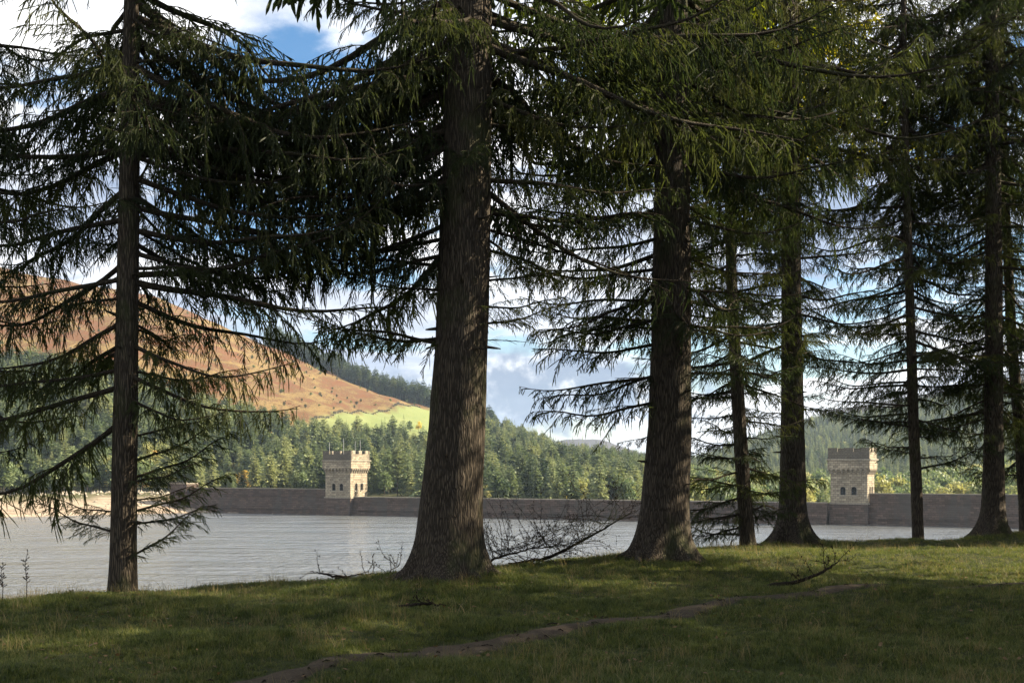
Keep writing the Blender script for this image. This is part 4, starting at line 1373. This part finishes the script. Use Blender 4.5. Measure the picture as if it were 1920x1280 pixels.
# ------------------------------------------------------------------ grass
def tuft(seed, n, hgt, spread, width, lean, mat, mixn=None):
    rs_ = np.random.RandomState(seed)
    V, T = [], []
    for b in range(n):
        a = rs_.uniform(0, 6.28); rr = spread * math.sqrt(rs_.rand())
        p = np.array([rr * math.cos(a), rr * math.sin(a), -.01])
        h_ = hgt * rs_.uniform(.5, 1.25)
        ln = rs_.uniform(.1, 1) * lean * h_
        d_ = rs_.uniform(0, 6.28)
        dv = np.array([math.cos(d_), math.sin(d_), 0])
        sv = np.array([-dv[1], dv[0], 0]) * width * rs_.uniform(.6, 1.1)
        p1 = p + dv * ln * .3 + np.array([0, 0, h_ * .55]); p2 = p + dv * ln + np.array([0, 0, h_ * rs_.uniform(.75, 1)])
        k0 = len(V)
        V += [p - sv, p + sv, p1 + sv * .8, p1 - sv * .8, p2]
        T += [(k0, k0 + 1, k0 + 2), (k0, k0 + 2, k0 + 3), (k0 + 3, k0 + 2, k0 + 4)]
    return mesh_np('tuft', np.array(V), np.array(T), mat)


rg = np.random.RandomState(5)
N = 150000
yy = 7.5 + (36 - 7.5) * rg.rand(N) ** 1.35
xx = rg.uniform(-.46, .46, N) * (yy + 3) 
dl = sdist(xx, yy, lip)
pd = np.min(np.hypot(xx[:, None] - PP[None, ::4, 0], yy[:, None] - PP[None, ::4, 1]), axis=1)
keep = (dl < 2.5) & ((pd > .18 + .2 * rg.rand(N)) | (rg.rand(N) < .30))
for bx, by, br, bh in TREES_BASE:
    keep &= np.hypot(xx - bx, yy - by) > br * .38
xx, yy, dl, pd = xx[keep], yy[keep], dl[keep], pd[keep]
zz = height(xx, yy)
n = len(xx)
print('grass tufts', n)
near_t = np.zeros(n)
for bx, by, br, bh in TREES_BASE:
    near_t = np.maximum(near_t, np.exp(-((np.hypot(xx - bx, yy - by) - br) / .8) ** 2))
lush = .75 + .35 * snoise(xx, yy, 2.2, 31) + .25 * snoise(xx, yy, .7, 32) + .5 * near_t
lush = np.clip(lush, .35, 2.0) * np.clip(.55 + pd * .9, .5, 1)
s_ = lush * rg.uniform(.7, 1.3, n)
rot = np.stack([rg.normal(0, .12, n), rg.normal(0, .12, n), rg.uniform(0, 6.28, n)], 1)
scl = np.stack([np.sqrt(s_)] * 2 + [s_], 1)
scatter('grass', np.stack([xx, yy, zz], 1), rot, scl, rg.randint(0, 4, n),
        [tuft(400 + i, 13, .075, .06, .0028, .9, M_grass) for i in range(4)], 'short rough grass covering the bank under the trees', 'grass')
# longer bleached stems, thicker along the bank edge and round the trunks
N = 16000
yy = 7.5 + (36 - 7.5) * rg.rand(N) ** 1.2
xx = rg.uniform(-.46, .46, N) * (yy + 3)
dl = sdist(xx, yy, lip)
pd = np.min(np.hypot(xx[:, None] - PP[None, ::4, 0], yy[:, None] - PP[None, ::4, 1]), axis=1)
pr = .42 + .6 * np.exp(-(dl / 1.2) ** 2)
for bx, by, br, bh in TREES_BASE:
    pr = np.maximum(pr, 1.0 * np.exp(-((np.hypot(xx - bx, yy - by) - br) / .7) ** 2))
pr = pr * np.clip(.6 + .7 * snoise(xx, yy, 1.8, 33), 0, 1.3)
keep = (dl < 1.8) & (pd > .3) & (rg.rand(N) < pr)
for bx, by, br, bh in TREES_BASE:
    keep &= np.hypot(xx - bx, yy - by) > br * .42
xx, yy = xx[keep], yy[keep]
zz = height(xx, yy); n = len(xx)
s_ = rg.uniform(.5, 1.2, n)
rot = np.stack([rg.normal(0, .15, n), rg.normal(0, .15, n), rg.uniform(0, 6.28, n)], 1)
scatter('tall_grass', np.stack([xx, yy, zz], 1), rot, np.stack([s_] * 3, 1), rg.randint(0, 3, n),
        [tuft(500 + i, 9, .19, .07, .0022, 1.1, M_straw) for i in range(3)], 'longer bleached grass stems along the bank edge and round the trunks', 'grass')

# litter: fallen needles, cones and bits of twig on path and turf
g = Geo()
rl = np.random.RandomState(9)
for i in range(90):
    q_ = rl.randint(len(PP)); x, y = PP[q_] + rl.normal(0, .16, 2)
    if y > 34: continue
    z = hz(x, y) + .022; a = rl.uniform(0, 6.28); l = rl.uniform(.015, .06)
    g.tube([(x - l * math.cos(a), y - l * math.sin(a), z), (x, y, z + .012), (x + l * math.cos(a), y + l * math.sin(a), z)], rl.uniform(.003, .009), 3)
tag(g.obj('litter', M_dead), 'scattered twigs and bark bits on the bare earth path', 'litter', kind='stuff')


# dead needles and leaves fallen in the grass, thickest round the trunks
rl = np.random.RandomState(12)
N = 26000
yy = rl.uniform(8, 34, N); xx = rl.uniform(-.46, .46, N) * (yy + 3)
pr = .25 * np.clip(.3 + snoise(xx, yy, 2.5, 51), 0, 1)
for k_, bpx, bY, br in NEAR:
    pr = np.maximum(pr, np.exp(-(np.hypot(xx - (bpx - 960) / F * bY, yy - bY) / (br * 4.2)) ** 2))
keep = (rl.rand(N) < pr) & (sdist(xx, yy, lip) < 1.5)
xx, yy = xx[keep], yy[keep]; n = len(xx)
zz = height(xx, yy) + rl.uniform(.015, .06, n)
a = rl.uniform(0, 6.28, n); l_ = rl.uniform(.010, .032, n)
dx = np.stack([np.cos(a) * l_, np.sin(a) * l_, rl.normal(0, .006, n)], 1); dy = np.stack([-np.sin(a) * l_ * .6, np.cos(a) * l_ * .6, rl.normal(0, .006, n)], 1)
c_ = np.stack([xx, yy, zz], 1)
v = np.stack([c_ - dx, c_ + dy, c_ + dx, c_ - dy], 1).reshape(-1, 3)
M_leaf = mat_leaf('fallen_leaves', [(0.2, (0.07, 0.045, 0.022)), (0.6, (0.13, 0.08, 0.035)), (0.95, (0.22, 0.14, 0.05))], 0.2, 3.0)
tag(link('leaf_litter', mesh_np('leaf_litter', v, np.arange(n * 4).reshape(-1, 4), M_leaf)), 'brown fallen leaves and needles in the grass round the trunks', 'litter', kind='stuff')
# stones and scrub on the pale shore
g = Geo()
for i in range(420):
    px_ = rl.uniform(-60, 372); f_ = rl.uniform(1, 50) if i % 2 else rl.uniform(38, 52)
    bx_, by_ = -110 - 60 * rl.rand(), 0
    t_ = rl.rand(); P0 = np.array([-112, 455.]) * (1 - t_) + np.array([-230, 366.]) * t_ + np.array([-.52, .85]) * f_
    z_ = hz(*P0); r_ = rl.uniform(.2, .8) * (1.5 if f_ > 38 else 1)
    vv = np.array([(1, 0, 0), (0, 1, 0), (-1, 0, 0), (0, -1, 0), (0, 0, .8), (0, 0, -.8)]) * r_ + rl.normal(0, .18 * r_, (6, 3)) + np.array([P0[0], P0[1], z_])
    g.add(vv, t=[(0, 1, 4), (1, 2, 4), (2, 3, 4), (3, 0, 4), (1, 0, 5), (2, 1, 5), (3, 2, 5), (0, 3, 5)])
tag(g.obj('shore_stones', M_coping), 'loose stones scattered over the pale shore', 'stones', kind='stuff')


# ------------------------------------------------------------------ fallen branches and weeds
def bare_limb(name, label, base, pts, r0, n2, l2, seed, up=.6, sub=5, droop=0.0):
    """a dead limb lying on the ground with its bare side twigs"""
    rs_ = np.random.RandomState(seed)
    root = empty(name, base)
    tag(root, label, 'fallen branch')
    pts = np.array(pts, float)
    t = np.linspace(0, 1, len(pts)); tt = np.linspace(0, 1, 24)
    ax = np.stack([np.interp(tt, t, pts[:, c]) for c in range(3)], 1)
    ax += rs_.normal(0, .008, ax.shape)
    g = Geo(); g.tube(ax, r0 * (1 - tt) ** .7 + .004, 7)
    g.obj('limb', M_dead, root, True)
    tg = Geo()
    for q_ in range(n2):
        u = rs_.uniform(.08, .98); p = np.array([np.interp(u, tt, ax[:, c]) for c in range(3)])
        d_ = rs_.normal(size=3) * np.array([1, .6, .6]); d_[2] = abs(d_[2]) * up + .25 * up
        d_ /= np.linalg.norm(d_)
        L = l2 * rs_.uniform(.4, 1.1)
        P = [p]
        for s_ in range(7):
            d_ = d_ + rs_.normal(0, .16, 3) + np.array([0, 0, -.03 - droop]); d_ /= np.linalg.norm(d_)
            P.append(P[-1] + d_ * L / 7)
            if s_ > 0:
                for w__ in range(sub // 2):
                    e_ = d_ + rs_.normal(0, .8, 3); e_ /= np.linalg.norm(e_)
                    l3 = rs_.uniform(.05, .22) * L
                    a_ = P[-1]; b_ = a_ + e_ * l3 * .6; c_ = b_ + (e_ + rs_.normal(0, .4, 3)) * l3 * .4
                    tg.tube([a_, b_, c_], [.003, .0024, .0014], 3)
                    if rs_.rand() < .35:
                        tg.tube([b_, b_ + np.array([0, 0, .012]), b_ + np.array([0, 0, .024])], [.006, .009, .003], 5)
        tg.tube(P, np.linspace(.006, .002, 8), 4)
    tg.obj('twig', M_dead, root, True)
    return root


def gp(px, Y, dz=0.0):
    x = (px - 960) / F * Y
    return x, Y, hz(x, Y) + dz


b = gp(1000, 21.5)
bx0, by0, bz0 = px2w(985, 1062, 21.6)
bare_limb('fallen_branch', 'tangle of bare dead branches leaning over the bank between the two thickest trunks', (bx0, by0, hz(bx0, by0) + .02),
          [(-.3, 0, .0), (.4, .1, .12), (1.1, .2, .45), (1.95, .3, .95)], .035, 70, 1.25, 41, 1.1, 5, .05)
bx0, by0, bz0 = px2w(905, 1070, 20.6)
bare_limb('fallen_branch', 'upright thicket of bare dead twigs beside the foot of the thickest trunk', (bx0, by0, hz(bx0, by0) - .02),
          [(-.1, .3, .0), (.3, .4, .18), (.8, .5, .3), (1.4, .6, .35)], .02, 60, 1.3, 42, 1.6, 5, .04)
x_, y_, z_ = gp(1445, EYE * F / (1108 - HOR))
bare_limb('fallen_branch', 'small fallen branch with upright twigs lying in the grass beside the path', (x_, y_, z_ + .02),
          [(-.1, 0, .0), (.35, .1, .05), (.65, .15, .14), (.88, .2, .26), (.97, .2, .34)], .028, 9, .5, 43, 1.3, 4)
x_, y_, z_ = gp(640, 18.2)
bare_limb('fallen_branch', 'short dark stick poking over the bank edge left of the thickest trunk', (x_, y_, z_ + .06),
          [(.3, .1, -.05), (.05, 0, .03), (-.2, -.05, .06), (-.45, -.05, .12)], .022, 5, .35, 44, .5, 3)
x_, y_, z_ = gp(700, 18.9)
bare_limb('fallen_branch', 'thin bare twigs in the long grass at the left foot of the thickest trunk', (x_, y_, z_),
          [(-.6, .1, .02), (-.2, 0, .08), (.2, -.05, .1), (.4, -.05, .22)], .01, 10, .5, 45, .9, 4)
# ragged root mound debris in front of the thick trunk
x_, y_, z_ = gp(790, 14.6)
bare_limb('fallen_branch', 'rotten twigs half buried in dry grass in front of the thickest trunk', (x_, y_, z_ + .01),
          [(-.3, 0, .0), (0, .05, .04), (.3, 0, .03)], .022, 8, .22, 46, .3, 3)


def weed(px, Y, h, label, seed):
    rs_ = np.random.RandomState(seed)
    x, y, z = gp(px, Y)
    root = empty('weed_stalk', (x, y, z)); tag(root, label, 'weed')
    g = Geo(); P = np.array([(0, 0, -.05), (.01, 0, h * .4), (-.015, 0, h * .75), (.02, 0, h)])
    g.tube(P, [.006, .005, .004, .002], 5); g.obj('stem', M_dead, root)
    g = Geo()
    for q_ in range(26):
        u = rs_.uniform(.35, 1); a = rs_.uniform(0, 6.28); p = np.array([np.interp(u, [0, .4, .75, 1], P[:, c]) for c in range(3)])
        e_ = p + np.array([math.cos(a) * .05, math.sin(a) * .05, .03]) * rs_.uniform(.4, 1)
        g.tube([p, e_, e_ + np.array([0, 0, .015])], [.002, .007, .002], 4)
    g.obj('seed_heads', M_dead, root)


weed(49, 15.2, .62, 'tall dry seed stalk standing against the water at the far left', 1)
weed(4, 15.0, .5, 'short dry seed stalk at the very left edge of the picture', 2)

# ------------------------------------------------------------------ haze
hz_box = link('haze', box_mesh(-4300, 4300, -1500, 4800, -31, 262, M_glass))
mh = bpy.data.materials.new('air'); mh.use_nodes = True
k = NT(mh.node_tree)
pv = k.n('ShaderNodeVolumePrincipled', {'Color': (0.62, 0.79, 1.0), 'Density': 0.00007, 'Anisotropy': 0.25})
k.n('ShaderNodeOutputMaterial', {'Volume': pv.outputs[0]})
hz_box.data.materials.clear(); hz_box.data.materials.append(mh)
tag(hz_box, 'thin pale haze filling the valley air', 'haze', kind='stuff')
